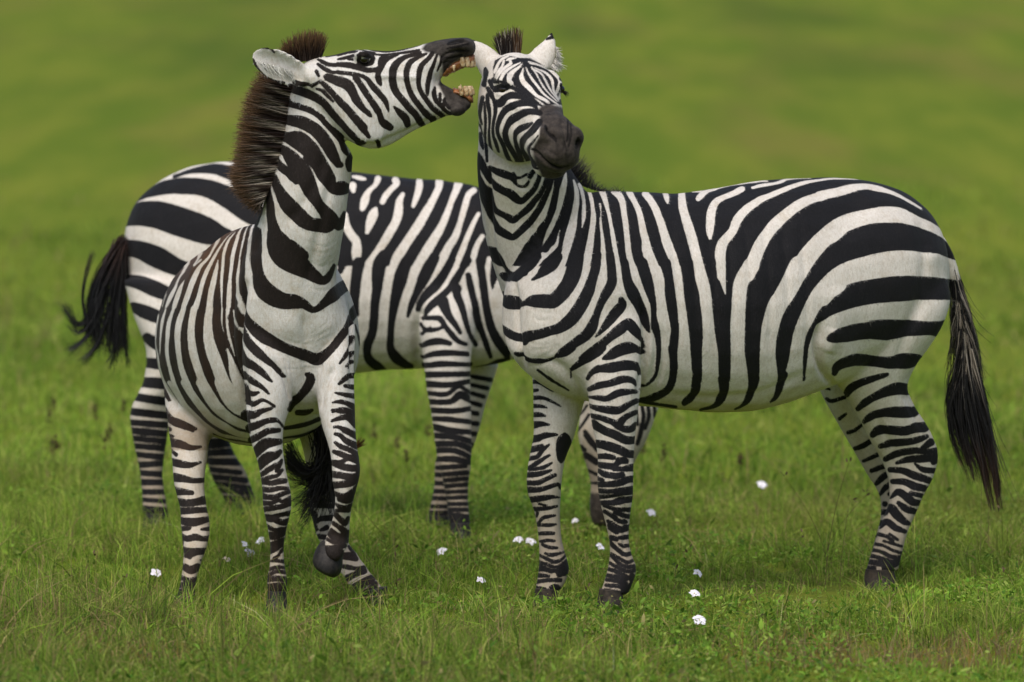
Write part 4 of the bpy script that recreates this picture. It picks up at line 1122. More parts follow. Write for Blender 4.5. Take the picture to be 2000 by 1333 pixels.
a_hd.strokes(660, 50, G67, '''
0 380 40 120 345 40 250 345 20; 0 440 15 100 420 30 200 395 30; 130 440 15 190 445 25; 350 300 20 500 320 40 650 335 30 800 320 25 950 285 22 1080 250 20; 280 315 15 400 360 12 540 385 15 700 378 15 900 350 22 1060 320 15; 980 350 20 1080 345 15;
0 340 15 150 300 18 280 285 14;
640 395 30 590 430 80 570 480 90 540 560 60 400 590 50 280 560 60 150 520 70 0 505 50; 780 385 20 680 420 40 600 460 80 550 560 70 520 640 60 530 710 70 560 775 20;
0 610 45 150 630 40 280 650 40 380 700 50 450 790 70 540 890 70 620 990 60 650 1080 30 660 1130 8; 200 650 30 270 740 60 340 850 70 410 950 70 480 1050 80 540 1150 70 570 1240 80 620 1290 100 680 1330 80;
0 750 80 110 780 100 190 880 90 270 1000 80 340 1090 60 400 1140 45 435 1185 15;
1080 370 30 950 385 35 830 440 60 740 530 90 710 640 90 720 760 90 770 880 80 850 980 80 930 1080 80 1010 1160 80 1060 1240 80 1080 1290 60; 1150 370 25 1050 405 40 950 470 60 900 570 70 890 680 60 920 800 60 970 920 65 1040 1020 65 1110 1110 70 1180 1180 80 1230 1240 50;
1230 365 50 1180 430 50 1090 520 60 1055 640 60 1050 770 50 1090 880 50 1160 980 60 1230 1070 60 1300 1130 60 1370 1190 50; 1290 380 20 1250 500 35 1200 630 50 1170 760 55 1165 860 40 1170 905 10; 1350 420 30 1330 520 20 1300 590 15;
1265 810 25 1250 880 50 1270 970 50 1340 1040 50 1400 1110 40 1460 1150 40; 1330 890 30 1330 980 30; 1390 950 20 1390 1000 40 1450 1080 30; 730 1060 20 800 1130 70 880 1210 90 910 1300 70;
1100 1290 60 1130 1330 50; 1240 1220 80 1250 1280 70; 1360 1180 50;
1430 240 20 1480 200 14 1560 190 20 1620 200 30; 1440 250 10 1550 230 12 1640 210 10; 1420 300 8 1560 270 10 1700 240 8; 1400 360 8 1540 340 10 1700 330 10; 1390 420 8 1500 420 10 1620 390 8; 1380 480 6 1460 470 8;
280 400 40 280 480 50 340 510 60; 300 380 30 400 390 80 470 370 40; 250 515 20 300 510 40 420 500 60 460 430 40''')  # row above the eye strokes paints shade into nostril and lip wrinkles
a_hd.strokes(480, 50, G67, '''
940 445 20 1000 480 40 1080 510 40 1180 515 40; 940 510 25 1030 570 45 1130 610 35 1200 605 40; 1020 660 15 1080 700 50 1170 740 70; 970 720 20 1060 790 40 1150 900 60 1250 1010 80 1350 1110 80 1450 1220 70 1550 1330 70; 920 825 15 1000 850 35 1070 920 35 1140 990 15;
1050 410 15 1200 380 20; 170 290 20 240 285 26 320 300 20 370 350 15; 95 440 16 150 560 28 230 650 28 350 715 22 500 745 14; 920 600 40 950 660 25; 640 740 60 750 770 50 830 780 30; 860 790 40 950 740 30''')
a_hd.strokes(440, 150, G67, '''
850 150 100 1000 200 100 1150 260 100 1280 340 90 1380 460 90 1480 570 90 1560 660 80 1640 750 80 1720 830 70; 1330 10 90 1560 90 130 1640 160 110 1700 300 90 1790 420 60 1880 510 30; 1250 80 30 1400 220 60 1500 330 80 1600 430 80 1700 560 70 1800 690 70 1870 780 40;
1700 20 70 1800 160 70 1900 320 70 1990 450 80; 1730 860 80 1800 870 60; 1980 850 50 2000 900 50''')
m_a = Coat(790, 60, 960, 260, 2.0)
m_a.poly([(822, 97), (830, 86), (838, 80), (856, 72), (885, 68), (915, 66), (935, 80), (940, 100), (930, 114), (900, 114), (880, 128), (867, 150), (863, 140), (862, 115), (854, 107), (833, 103)])
m_a.poly([(862, 152), (878, 163), (900, 176), (920, 188), (932, 205), (916, 226), (893, 235), (881, 225), (871, 202), (864, 182), (855, 165)])

def warm_a(co, u, v):
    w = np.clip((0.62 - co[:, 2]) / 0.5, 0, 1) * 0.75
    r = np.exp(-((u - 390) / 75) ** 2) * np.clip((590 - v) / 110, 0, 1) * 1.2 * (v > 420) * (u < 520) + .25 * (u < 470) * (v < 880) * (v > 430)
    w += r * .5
    w += np.clip((v - 700) / 160, 0, 1) * .35 * (u < 480) * (v < 880)  # belly shading and tan put into the coat colour, stronger downwards
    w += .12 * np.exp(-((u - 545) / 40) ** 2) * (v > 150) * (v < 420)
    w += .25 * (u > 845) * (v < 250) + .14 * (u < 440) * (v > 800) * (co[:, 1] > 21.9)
    return w - .04, r + .15 * np.clip((0.62 - co[:, 2]) / .4, 0, 1) - .10

RA = [(-8, 10, [592, 610, 596, 660, 598, 720, 592, 770]), (-11, 8, [528, 700, 558, 740, 574, 792]), (-11, 8, [652, 715, 632, 760, 622, 802]), (9, 34, [560, 640]), (8, 30, [640, 640]), (-26, 7, [662, 556, 683, 600, 691, 650, 691, 720, 690, 762]),
    (-24, 8, [480, 555, 467, 640, 467, 700, 476, 760, 485, 802]), (9, 22, [503, 560, 494, 640, 502, 720]), (-7, 12, [508, 425, 498, 500]), (-8, 12, [652, 330, 632, 420, 614, 500, 600, 560]), (6, 30, [600, 260, 582, 350, 570, 430]), (-6, 14, [640, 300, 610, 370, 560, 440]),
    (-8, 6, [655, 258, 690, 284, 735, 282, 790, 260, 850, 229]), (8, 40, [692, 222]), (6, 7, [728, 148, 780, 150, 822, 152]), (-5, 14, [758, 176, 822, 182]), (-4, 14, [712, 122]), (5, 6, [694, 108, 712, 102, 730, 108]), (4, 5, [698, 130, 714, 134, 728, 128]),
    (-8, 4, [878, 84, 892, 78, 903, 82]), (5, 5, [880, 94, 895, 92, 910, 92]), (-5, 3, [858, 116, 880, 102, 910, 96]), (-4, 3, [862, 128, 884, 114, 912, 104]), (-4, 4, [856, 122, 860, 150, 868, 182]), (-3, 4, [846, 128, 850, 150, 855, 178]), (-4, 10, [800, 110, 830, 118]),
    (4, 18, [540, 962]), (5, 18, [680, 902]), (-5, 5, [548, 1010, 548, 1090]), (-4, 7, [516, 1008, 566, 1008]), (-5, 8, [520, 800, 530, 880]), (-5, 8, [660, 800, 672, 870]), (-5, 10, [600, 176, 596, 150, 604, 130])]
RA += [(-2.6, 2.6, [548 + i * 8, 700 + R.random() * 25, 562 + i * 6, 750, 578 + i * 3, 796]) for i in range(12)]
RA += [(-R.uniform(.4, 1.3), 3, [530 + R.random() * 50, 625 + i * 11 + R.normal() * 5, 580 + R.random() * 30, 655 + i * 9 + R.normal() * 5, 630 + R.random() * 30, 625 + i * 11 + R.normal() * 5]) for i in range(9)]
RA += [(-R.uniform(.3, 1.1), 3.5, [565 + R.random() * 50, 450 + i * 15 + R.normal() * 6, 620 + R.random() * 15, 470 + i * 14 + R.normal() * 5, 650 + R.random() * 10, 450 + i * 15 + R.normal() * 6]) for i in range(8)]
RA += [(-3, 8, [340 + i * 24, 520 + abs(i - 3) * 6, 330 + i * 24, 650, 350 + i * 24, 780]) for i in range(6)]
za = empty('zebra', (float(P(540, 900, 22.0)[0]), float(P(540, 900, 22.0)[1]), 0), 'zebra facing the viewer at left with its mouth open baring teeth, foreleg lifted', 'zebra', ZG)
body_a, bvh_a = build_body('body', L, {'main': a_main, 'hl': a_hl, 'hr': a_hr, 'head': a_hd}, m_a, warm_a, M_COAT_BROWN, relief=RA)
child(body_a, za)
for a in (S(519, 1186, 562, 1186, 21.70, .043), S(336, 1196, 381, 1198, 21.82, .045), S(716, 1186, 760, 1176, 21.99, .05)):
    hoof(a, M_HOOF, za)
# lifted hoof
loft_obj('hoof', [S(630, 1056, 672, 1074, 21.69, .044), S(622, 1064, 670, 1088, 21.68, .052), S(614, 1080, 669, 1104, 21.675, .058), S(611, 1094, 666, 1117, 21.675, .061), S(612, 1103, 661, 1124, 21.677, .061), S(616, 1109, 656, 1127, 21.68, .057), S(619, 1112, 654, 1128, 21.682, .052)], M_HOOF, za)
ep = hit(bvh_a, 711, 116, 21.52)
eyeball('eye', ep + np.array([0, .0125, 0]), .0165, M_EYE, za)
# mouth
loft_obj('upper_gum', [S(862, 138, 868, 150, 21.60, .03), S(876, 124, 880, 144, 21.60, .034), S(892, 114, 894, 138, 21.60, .036), S(906, 108, 907, 132, 21.60, .036), S(918, 106, 919, 127, 21.60, .034), S(926, 108, 927, 122, 21.60, .024)], M_GUM, za, rough=.0015)
loft_obj('lower_gum', [S(885, 172, 888, 186, 21.60, .03), S(902, 175, 906, 192, 21.60, .034), S(914, 180, 918, 200, 21.60, .032), S(922, 187, 923, 201, 21.60, .022)], M_GUM, za, rough=.0012)
for i in range(8):
    fi = (i - 3.5) / 3.5 * 1.40
    zz = 21.60 + .037 * math.sin(fi)
    xo = -26 * (1 - math.cos(fi))
    loft_obj('tooth', [S(922 + xo - 2, 113, 922 + xo + 6, 112, zz, .0068), S(923 + xo - 3, 122, 923 + xo + 7, 121, zz, .0078), S(924 + xo - 2, 131 + (i % 3), 924 + xo + 6, 130 + (i % 2), zz, .0065)], M_TOOTH, za, 3, 12)
    loft_obj('tooth', [S(923 + xo - 3, 188, 923 + xo + 5, 185, zz, .006), S(922 + xo - 4, 178, 922 + xo + 5, 176, zz, .0065), S(919 + xo - 3, 170, 919 + xo + 4, 168, zz, .005)], M_TOOTH, za, 3, 12)
loft_obj('tooth', [S(883, 128, 890, 128, 21.55, .005), S(884, 134, 889, 134, 21.55, .0045), S(885, 139, 888, 139, 21.55, .003)], M_TOOTH, za, 3, 10)
loft_obj('tooth', [S(897, 176, 903, 176, 21.56, .005), S(898, 170, 902, 170, 21.56, .0045), S(899, 166, 901, 166, 21.56, .003)], M_TOOTH, za, 3, 10)
# mane
BR, TAN = (.020, .011, .007), (.16, .085, .035)
C1, k1 = strands(1000, [(558, 117), (580, 117), (604, 115), (628, 112)], [(546, 90), (572, 68), (610, 56), (637, 68)], 21.62, .014, bend=4, jit=3, black=BR, tipcol=TAN, tip_from=.35)
hair('forelock', C1, .0034, k1, M_HAIR, za)
C1, k1 = strands(7500, [(570, 158), (566, 200), (560, 250), (552, 290), (536, 335), (522, 372), (514, 396)], [(508, 140), (482, 184), (467, 236), (458, 288), (447, 345), (462, 378), (498, 412)], 21.67, .016, k=8, bend=5, jit=5, coat=a_main, black=BR, white=(.52, .46, .36), tipcol=TAN, tip_from=.62, len_j=.14)
hair('mane', C1, .0024, k1, M_HAIR, za)
C1, k1 = strands(420, [(500, 120), (530, 128), (570, 140)], [(510, 138), (545, 158), (580, 162)], 21.52, .01, k=6, bend=4, jit=3, black=(.42, .42, .38), len_j=.4)
hair('ear_hair', C1, .002, k1, M_HAIR, za)
# tail swung under the belly between the legs
n = 900
q = R.random(n)
st_ = np.stack([640 + 28 * R.normal(size=n) * .4, 845 + 15 * R.normal(size=n)], 1)
md = np.stack([640 + 14 * R.normal(size=n), 935 + 18 * R.normal(size=n)], 1)
en = np.where((q < .45)[:, None], np.stack([560 + 8 * R.normal(size=n), 890 + 22 * R.normal(size=n)], 1), np.where((q < .8)[:, None], np.stack([592 + 14 * R.normal(size=n), 985 + 26 * R.normal(size=n)], 1), np.stack([650 + 20 * R.normal(size=n), 985 + 25 * R.normal(size=n)], 1)))
m2 = np.where((q < .45)[:, None], np.stack([598 + 8 * R.normal(size=n), 955 + 10 * R.normal(size=n)], 1), (md + en) / 2 + np.array([0, 8]))
t3 = np.linspace(0, 1, 9)[None, :, None]
qq = (1 - t3) ** 3 * st_[:, None] + 3 * t3 * (1 - t3) ** 2 * md[:, None] + 3 * t3 ** 2 * (1 - t3) * m2[:, None] + t3 ** 3 * en[:, None]
Ct = Pv(qq[..., 0], qq[..., 1], 22.25 + R.normal(size=(n, 1)) * .02 + 0 * qq[..., 0])
kt = np.ones((n, 9, 3)) * np.array([.010, .008, .007]) * np.exp(R.normal(size=(n, 1, 1)) * .3)
C2, k2 = strands(60, [(690, 880), (696, 876)], [(704, 850), (716, 866)], 22.2, .006, k=9, bend=3, jit=3, black=(.12, .05, .02))
fur('fur', body_a, 150000, .0056, .0011, M_HAIR, za, (.65, .64, .61), (.015, .010, .008), (-.1, .3, -.9))
hair('tail_tuft', np.vstack([Ct, C2]), .0034, np.vstack([kt, k2]), M_HAIR, za, .3)
# ================================================================== ZEBRA grazing behind the other two
L = Lofts()
YB = math.radians(10)
def dB(x): return 24.55 - (x - 250) / 700.0 * 0.30
L.add('main', [T(x, a, b, dB(x), h, YB) for x, a, b, h in (
    (246, 445, 545, .07), (264, 398, 600, .14), (300, 362, 655, .20), (350, 334, 690, .24), (420, 316, 715, .27), (520, 322, 733, .28), (620, 331, 738, .28), (710, 338, 728, .275), (790, 347, 722, .262),
    (860, 352, 722, .245), (920, 360, 720, .22), (970, 384, 712, .19), (1010, 430, 700, .15), (1036, 480, 680, .09))])
L.add('neck', [T(985, 420, 700, 24.2, .14, 0), S(1090, 500, 1030, 715, 24.18, .12), S(1180, 590, 1085, 750, 24.16, .10), S(1262, 690, 1118, 785, 24.15, .09), S(1285, 740, 1128, 800, 24.15, .08)])
L.add('head', [S(1128, 730, 1296, 720, 24.15, .09), S(1136, 785, 1288, 792, 24.15, .1), S(1128, 850, 1262, 862, 24.15, .088), S(1142, 900, 1240, 905, 24.15, .073), S(1153, 945, 1222, 948, 24.15, .062), S(1150, 990, 1212, 992, 24.15, .058), S(1158, 1026, 1200, 1026, 24.15, .042)])
L.add('main', [S(805, 560, 945, 560, 24.14, .10), S(813, 620, 938, 620, 24.09, .105), S(822, 675, 924, 670, 24.07, .10), S(828, 725, 920, 720, 24.06, .09), S(836, 780, 919, 780, 24.05, .08), S(846, 838, 922, 838, 24.04, .068), S(850, 875, 923, 875, 24.03, .062), S(858, 915, 920, 915, 24.02, .056),
    S(868, 955, 915, 955, 24.02, .046), S(873, 1000, 916, 1000, 24.01, .042), S(873, 1030, 920, 1030, 24.0, .046)])
L.add('ff', [S(895, 690, 975, 710, 24.4, .09), S(886, 780, 950, 785, 24.38, .075), S(866, 850, 932, 855, 24.36, .062), S(850, 900, 912, 905, 24.34, .057), S(846, 950, 895, 955, 24.33, .045), S(838, 995, 885, 995, 24.32, .043), S(832, 1016, 882, 1018, 24.31, .048)])
L.add('main', [S(240, 545, 420, 545, 24.42, .13), S(262, 620, 405, 640, 24.38, .13), S(285, 682, 392, 692, 24.35, .112), S(281, 740, 368, 740, 24.34, .088), S(262, 782, 346, 772, 24.34, .072), S(253, 812, 333, 802, 24.35, .063), S(257, 848, 328, 850, 24.35, .056), S(266, 890, 322, 890, 24.35, .048),
    S(273, 930, 318, 930, 24.34, .043), S(277, 970, 324, 970, 24.33, .042), S(278, 1005, 330, 1008, 24.32, .046)])
L.add('fh', [S(320, 640, 470, 650, 24.7, .12), S(370, 760, 452, 750, 24.72, .09), S(394, 840, 446, 840, 24.74, .068), S(402, 890, 455, 880, 24.75, .055), S(412, 930, 478, 918, 24.75, .05), S(432, 965, 494, 955, 24.74, .045), S(443, 990, 502, 985, 24.73, .046)])

b_main = Coat(220, 300, 1060, 1080, 1.0, .5)
b_main.poly([(655, 320), (940, 340), (1060, 420), (1060, 560), (1000, 545), (985, 515), (940, 520), (905, 520), (880, 520), (800, 520), (655, 520)])
b_main.strokes(660, 330, G67, '''
W 200 100 40 280 115 60 350 130 40; W 190 220 100 200 290 50; W 520 130 80 490 200 60 420 270 60 380 330 80 350 420 110 320 520 70; W 750 150 90 760 200 80 690 270 70 620 350 80 580 430 70;
W 490 520 50 460 600 120 420 700 110 380 830 50; W 845 330 50 800 430 90 790 560 110 750 700 110 650 870 110 570 1000 100 500 1120 120 410 1250 130 390 1340 120; W 1060 160 80 1060 230 90 1030 350 80 980 490 50;
W 1320 170 100 1310 250 90 1240 400 90 1150 560 110 1060 720 120 950 880 120 850 1030 120 780 1160 140 720 1330 140; W 1570 190 110 1540 280 90 1480 420 75 1430 560 80 1350 750 100 1250 920 120 1150 1080 130 1040 1280 140;
W 1770 280 80 1700 340 80 1650 500 80 1590 700 70 1530 870 90 1440 1020 100 1350 1200 120 1280 1330 120; W 1830 590 50 1760 720 60 1690 880 70 1620 1060 80 1550 1220 80 1500 1330 80; W 1880 880 60 1810 1000 70 1760 1180 80 1770 1330 70; W 1970 1170 60 1940 1330 70;
W 90 600 80 110 740 100 180 870 110 240 950 110 240 1100 130 240 1230 80 230 1290 40''')
b_main.strokes(660, 500, 5.263, '''
210 80 130 190 200 110 175 350 110 165 480 100 190 600 60; 60 60 80 20 160 60; 480 0 130 430 80 140 410 200 130 400 350 100 380 500 90 370 650 90 350 800 90 310 900 90 300 1000 80 330 1080 90 420 1150 90 480 1190 60;
740 0 100 680 120 130 640 250 140 600 400 110 570 550 90 550 700 70 540 850 70 540 950 80 590 1040 110 680 1110 90 750 1140 60; 990 20 110 920 150 130 860 280 110 800 400 70 750 520 60 720 620 30; 1170 40 80 1100 170 90 1010 300 100 910 400 90 840 490 60 810 560 30;
1330 50 90 1280 130 70 1200 270 90 1150 340 70 1040 440 80 930 540 70 850 640 50; 1220 340 100 1220 400 80 1270 520 70 1310 650 60 1350 780 50 1420 920 40; 1340 200 60 1370 350 70 1420 550 70 1470 750 60 1520 900 60 1570 1040 40;
1460 50 90 1480 200 80 1500 350 80 1530 550 80 1580 750 90 1660 900 100 1750 1030 80; 1620 100 90 1620 250 110 1650 400 80 1700 520 60; 1080 480 120 1130 600 80 1200 700 60 1260 790 40;
870 640 40 990 640 50 1050 650 60 1100 720 50 1170 810 60 1240 880 50 1320 910 40; 830 700 30 900 760 50 1000 760 40 1090 730 30; 860 800 40 950 740 30; 850 930 40 950 890 70 1050 880 70 1150 900 50; 860 1050 30 980 1010 60 1150 1000 60 1330 1010 50;
880 1140 20 1000 1110 50 1150 1110 50 1360 1120 30; 900 1230 30 1100 1220 50 1360 1215 40; 1400 1180 60 1550 1140 50 1640 1100 60 1750 1080 60''')
b_main.strokes(0, 0, 1, '498 424 30 560 470 30 600 560 26 612 680 20; 440 465 36 500 520 34 545 600 28 562 705 20; 380 527 24 440 570 26 482 640 22 498 715 16; 470 330 24 560 390 28 622 480 26 645 560 20; 540 326 20 610 372 22 655 430 18; 345 580 22 395 620 20 425 690 16')
b_main.fat = 1.9
b_main.strokes(780, 640, 3.03, '''
150 225 25 280 218 22 420 220 18; 155 280 28 290 278 25 420 275 22; 165 335 30 290 340 25 410 320 20; 175 390 20 280 395 20 350 350 15 420 385 12; 180 440 25 300 440 25 360 400 40 420 430 30; 195 490 25 320 495 25 420 480 20; 205 540 20 300 545 25 420 560 20; 210 590 30 300 610 30 430 620 20;
210 640 25 330 650 25 440 680 25; 210 690 25 340 690 25 440 730 30; 210 730 20 330 730 25 440 780 20; 220 780 20 320 780 30 420 800 20; 240 830 20 390 820 20; 260 870 18 400 860 20; 270 905 16 400 895 16; 270 940 16 400 930 16; 270 975 14 400 970 14; 270 1010 14 410 1005 14; 270 1045 14 410 1045 14; 280 1080 16 420 1080 16; 280 1140 90 430 1160 90''')
b_main.fat = .8
b_main.strokes(100, 300, 2.665, '''
640 120 15 720 95 20 840 80 50 930 100 70 1000 130 60; 390 270 30 430 245 25 520 200 50 650 170 80 800 180 90 920 230 110 1020 300 110 1060 330 90; 340 360 60 430 320 110 550 320 140 680 360 150 800 400 140 880 430 100 960 450 60; 350 490 80 450 500 90 550 540 110 650 590 90 740 610 60;
370 660 50 450 670 70 550 710 80 640 745 60; 430 800 50 500 830 70 590 865 60; 500 960 50 545 990 60 600 1010 50; 500 1090 50 600 1100 60; 460 1190 50 600 1200 60''')
b_main.fat = 1.0
b_main.strokes(240, 740, 2.666, '''
70 96 38 200 116 42 260 124 38; 20 168 34 150 184 38 250 194 34; 15 226 26 140 236 32 250 244 32; 40 270 30 140 280 35 250 290 30; 50 310 25 240 330 30; 60 350 25 240 365 30; 60 395 25 230 410 30; 75 450 30 230 440 25; 80 490 25 230 500 30; 90 540 30 230 540 25; 90 590 25 240 590 25; 95 630 20 240 640 20; 95 680 40 250 690 30; 90 750 70 250 770 80''')
b_ff = Coat(820, 680, 990, 1080, 1.0, 1.9)
b_ff.strokes(780, 640, 3.03, '''
430 290 15 540 310 20; 430 340 15 520 360 18; 430 390 15 500 410 18; 410 440 15 480 460 20; 400 500 18 460 510 20; 340 560 20 460 570 20; 300 620 20 450 630 20; 240 690 25 430 700 25; 215 730 20 420 740 20; 210 780 20 400 790 20; 220 830 15 330 830 20; 205 870 18 330 880 18; 200 920 18 330 930 18; 195 970 18 320 970 16; 190 1010 18 320 1015 16; 185 1060 15 310 1060 15; 180 1130 80 310 1130 80''')
b_fh = Coat(310, 620, 530, 1040, 1.0, 1.8)
b_fh.strokes(240, 740, 2.666, '''
430 340 50 570 330 40; 420 390 25 580 380 30; 420 430 30 600 435 30; 440 470 20 610 490 20; 460 510 20 640 530 25; 480 545 18 660 570 20; 500 580 18 680 600 20; 520 620 18 690 630 20; 540 660 25 710 665 25; 540 720 80 710 710 90''')
b_hd = Coat(1100, 700, 1310, 1050, 1.0, .4)
b_hd.strokes(1020, 680, G67, '''
850 740 30 790 830 25 740 890 20; 870 870 40 800 980 35 720 1090 25 690 1170 20; 820 1090 60 870 1170 70 940 1270 70 970 1330 50; 760 1290 60 800 1330 40; 930 1000 40 960 1050 40; 1560 740 50 1580 900 50 1540 1100 60 1500 1250 50; 1640 750 40 1650 900 50 1600 1050 40; 1720 770 35 1740 900 50 1770 960 20; 1480 760 40 1500 1000 40''')
b_hd.strokes(1000, 840, G67, '900 230 70 950 260 50; 960 70 60 1040 170 80 1120 240 60; 960 330 80 1100 420 90; 990 530 40 1100 580 40; 1020 690 30 1200 700 30; 1400 40 60 1560 300 60; 1300 400 60 1480 500 60')
b_nk = Coat(960, 400, 1310, 820, 1.0, .5)
b_nk.strokes(0, 0, 1, '1010 420 14 990 700 12; 1045 440 14 1020 700 12; 1085 470 16 1050 720 12; 1125 510 16 1080 740 12; 1165 550 16 1100 760 12; 1200 590 16 1120 770 12; 1240 640 16 1130 790 12; 1280 690 14 1150 800 12')
m_b = Coat(1130, 960, 1240, 1050, 1.0)
m_b.poly([(1140, 962), (1232, 962), (1232, 1045), (1140, 1045)])
def warm_b(co, u, v):
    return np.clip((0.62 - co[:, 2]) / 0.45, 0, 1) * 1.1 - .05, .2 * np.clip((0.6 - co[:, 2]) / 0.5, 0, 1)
zb = empty('zebra', (float(P(620, 900, 24.4)[0]), float(P(620, 900, 24.4)[1]), 0), 'grazing zebra behind the other two, black tail swung out at left', 'zebra', ZG)
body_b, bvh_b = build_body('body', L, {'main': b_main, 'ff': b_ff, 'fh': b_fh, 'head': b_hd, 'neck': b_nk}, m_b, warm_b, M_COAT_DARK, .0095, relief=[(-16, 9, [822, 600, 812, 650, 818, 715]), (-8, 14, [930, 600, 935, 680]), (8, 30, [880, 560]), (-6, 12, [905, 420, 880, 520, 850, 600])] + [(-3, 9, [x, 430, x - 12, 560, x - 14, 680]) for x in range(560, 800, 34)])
child(body_b, zb)
for a in (S(876, 1050, 922, 1050, 23.98, .048), S(828, 1035, 884, 1035, 24.3, .05), S(278, 1030, 336, 1032, 24.31, .05), S(446, 1008, 510, 1004, 24.72, .05)):
    hoof(a, M_HOOF, zb)
locks = [((238, 472), (205, 550), (175, 600), (190, 668), 280, 13), ((240, 480), (225, 560), (215, 620), (224, 684), 300, 12), ((241, 485), (241, 560), (240, 620), (243, 678), 170, 5), ((236, 470), (190, 540), (170, 590), (178, 645), 220, 9),
    ((205, 560), (170, 640), (150, 662), (127, 597), 55, 3), ((204, 570), (172, 650), (152, 668), (138, 630), 35, 3), ((200, 600), (175, 655), (160, 676), (133, 684), 55, 3), ((215, 600), (200, 660), (185, 692), (162, 707), 55, 3),
    ((176, 634), (156, 604), (157, 560), (181, 494), 40, 2), ((225, 600), (230, 660), (228, 692), (214, 712), 45, 4), ((232, 620), (240, 660), (246, 690), (250, 712), 25, 3)]
Cs, Ks = [], []
t3 = np.linspace(0, 1, 10)[None, :, None]
for a, b, c_, d_, n, sp in locks:
    pp = [np.array(v, float)[None, :] + R.normal(size=(n, 2)) * s_ for v, s_ in zip((a, b, c_, d_), (min(sp, 5), sp, sp * (1.0 if sp > 4 else 1.7), sp * (1.0 if sp > 4 else 2.0)))]
    pp = [v[:, None] for v in pp]
    qq = (1 - t3) ** 3 * pp[0] + 3 * t3 * (1 - t3) ** 2 * pp[1] + 3 * t3 ** 2 * (1 - t3) * pp[2] + t3 ** 3 * pp[3]
    Cs.append(Pv(qq[..., 0], qq[..., 1], 24.5 + R.normal(size=(n, 1)) * .02 + 0 * qq[..., 0]))
    g = np.clip(1 - (qq[..., 1:2] - 470) / 90, 0, 1) * R.random((n, 1, 1))
    Ks.append(np.array([.007, .007, .008]) * (1 - g) + np.array([.05, .02, .012]) * g)
hair('tail_tuft', np.vstack(Cs), .0032, np.vstack(Ks), M_HAIR, zb, .3)
# ================================================================== MEADOW
def bumps(x, y):
    return (.012 * np.sin(x * 2.1 + y * .7) * np.sin(y * 1.7 - x * .4) + .008 * np.sin(x * 5.3 + 1) * np.sin(y * 4.1 + 2)) * np.clip((60 - y) / 30, 0, 1)

xs = np.concatenate([-np.geomspace(400, 4.2, 24), np.linspace(-4, 4, 60), np.geomspace(4.2, 400, 24)])
ys = np.concatenate([[-60, -20, 0, 10], np.linspace(16, 32, 90), np.geomspace(32.5, 1400, 60)])
gx, gy = np.meshgrid(xs, ys)
gz = bumps(gx, gy)
nx, ny = len(xs), len(ys)
ii = (np.arange(ny - 1)[:, None] * nx + np.arange(nx - 1)[None, :]).ravel()
gm, nt, bs = mat_nodes('meadow_soil_and_turf')
geo = N(nt, 'ShaderNodeNewGeometry').outputs['Position']
mpg = N(nt, 'ShaderNodeMapping')
mpg.inputs['Scale'].default_value = (1.0, .085, 1.0)
nt.links.new(geo, mpg.inputs[0])
n1 = noise(nt, .62, 3, .55, mpg.outputs[0])
n2 = noise(nt, 1.5, 3, .6, mpg.outputs[0])
n3 = noise(nt, 14, 4, .7, geo)
n4 = noise(nt, .33, 2, .5, mpg.outputs[0])
c = mixcol(nt, maprange(nt, n2, .35, .68, 0, 1), (.105, .16, .010), (.17, .205, .018))
c = mixcol(nt, maprange(nt, n1, .46, .72, 0, .6), c, (.18, .145, .034))
c = mixcol(nt, maprange(nt, n4, .46, .70, 0, .75), c, (.06, .10, .008))
c = mixcol(nt, maprange(nt, n3, .35, .75, 0, .55), c, (.05, .075, .012))
nt.links.new(c, bs.inputs['Base Color'])
bs.inputs['Roughness'].default_value = .9
bs.inputs['Specular IOR Level'].default_value = .05
ground = mesh_np('ground', np.stack([gx, gy, gz], 2).reshape(-1, 3), np.stack([ii, ii + 1, ii + nx + 1, ii + nx], 1), None, gm, None, True)
ground['kind'] = 'structure'

M_GRASS = tone_material('grass_blade', .6, .2, .42)
M_DRY = tone_material('dry_stalk', .8, .1, .1)

def patchy(x, y, seed):
    r = np.random.default_rng(seed)
    v = np.zeros_like(x)
    for i in range(14):
        a = r.random() * 6.28; f = np.exp(r.uniform(-.6, 1.6)); ph = r.random() * 6.28
        v += np.sin((x * math.cos(a) + y * math.sin(a) * .8) * f + ph) / math.sqrt(14)
    return v

def blade_set(n, x, y, h, w, lean, k=4):
    z0 = bumps(x, y)
    a = R.random(n) * 2 * math.pi
    ln = np.abs(R.normal(size=n)) * lean
    t = np.linspace(0, 1, k)[None, :]
    C = np.stack([x[:, None] + np.cos(a)[:, None] * (ln * h)[:, None] * t ** 2, y[:, None] + np.sin(a)[:, None] * (ln * h)[:, None] * t ** 2,
                  z0[:, None] - .004 + h[:, None] * (t - .28 * ln[:, None] * t ** 2)], 2)
    W = w[:, None] * np.array([1.0, .95, .7, .08])[None, :k]
    up = R.normal(size=(n, 1, 3)) * np.array([.35, 1.0, .15])
    return C, W, up

PAL = np.array([[.19, .305, .035], [.275, .385, .05], [.09, .18, .018], [.36, .40, .09], [.215, .34, .038]])
def blade_cols(n, k, x, y, dry=.05):
    v = patchy(x, y, 3)
    i = R.integers(0, len(PAL), n)
    c = PAL[i] * np.exp(R.normal(size=(n, 1)) * .22)
    c *= (1 + .22 * np.clip(v, -1.5, 1.5))[:, None]
    yel = np.clip(patchy(x, y, 8) * .6, 0, 1)[:, None]
    c = c * (1 - .38 * yel) + np.array([.26, .25, .05]) * .38 * yel
    d = R.random(n) < dry * (1 + 1.5 * np.clip(patchy(x, y, 5), 0, 1))
    c[d] = np.array([.30, .23, .10]) * np.exp(R.normal(size=(d.sum(), 1)) * .3)
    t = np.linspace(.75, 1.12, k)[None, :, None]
    return np.clip(c[:, None, :] * t, 0, .6)

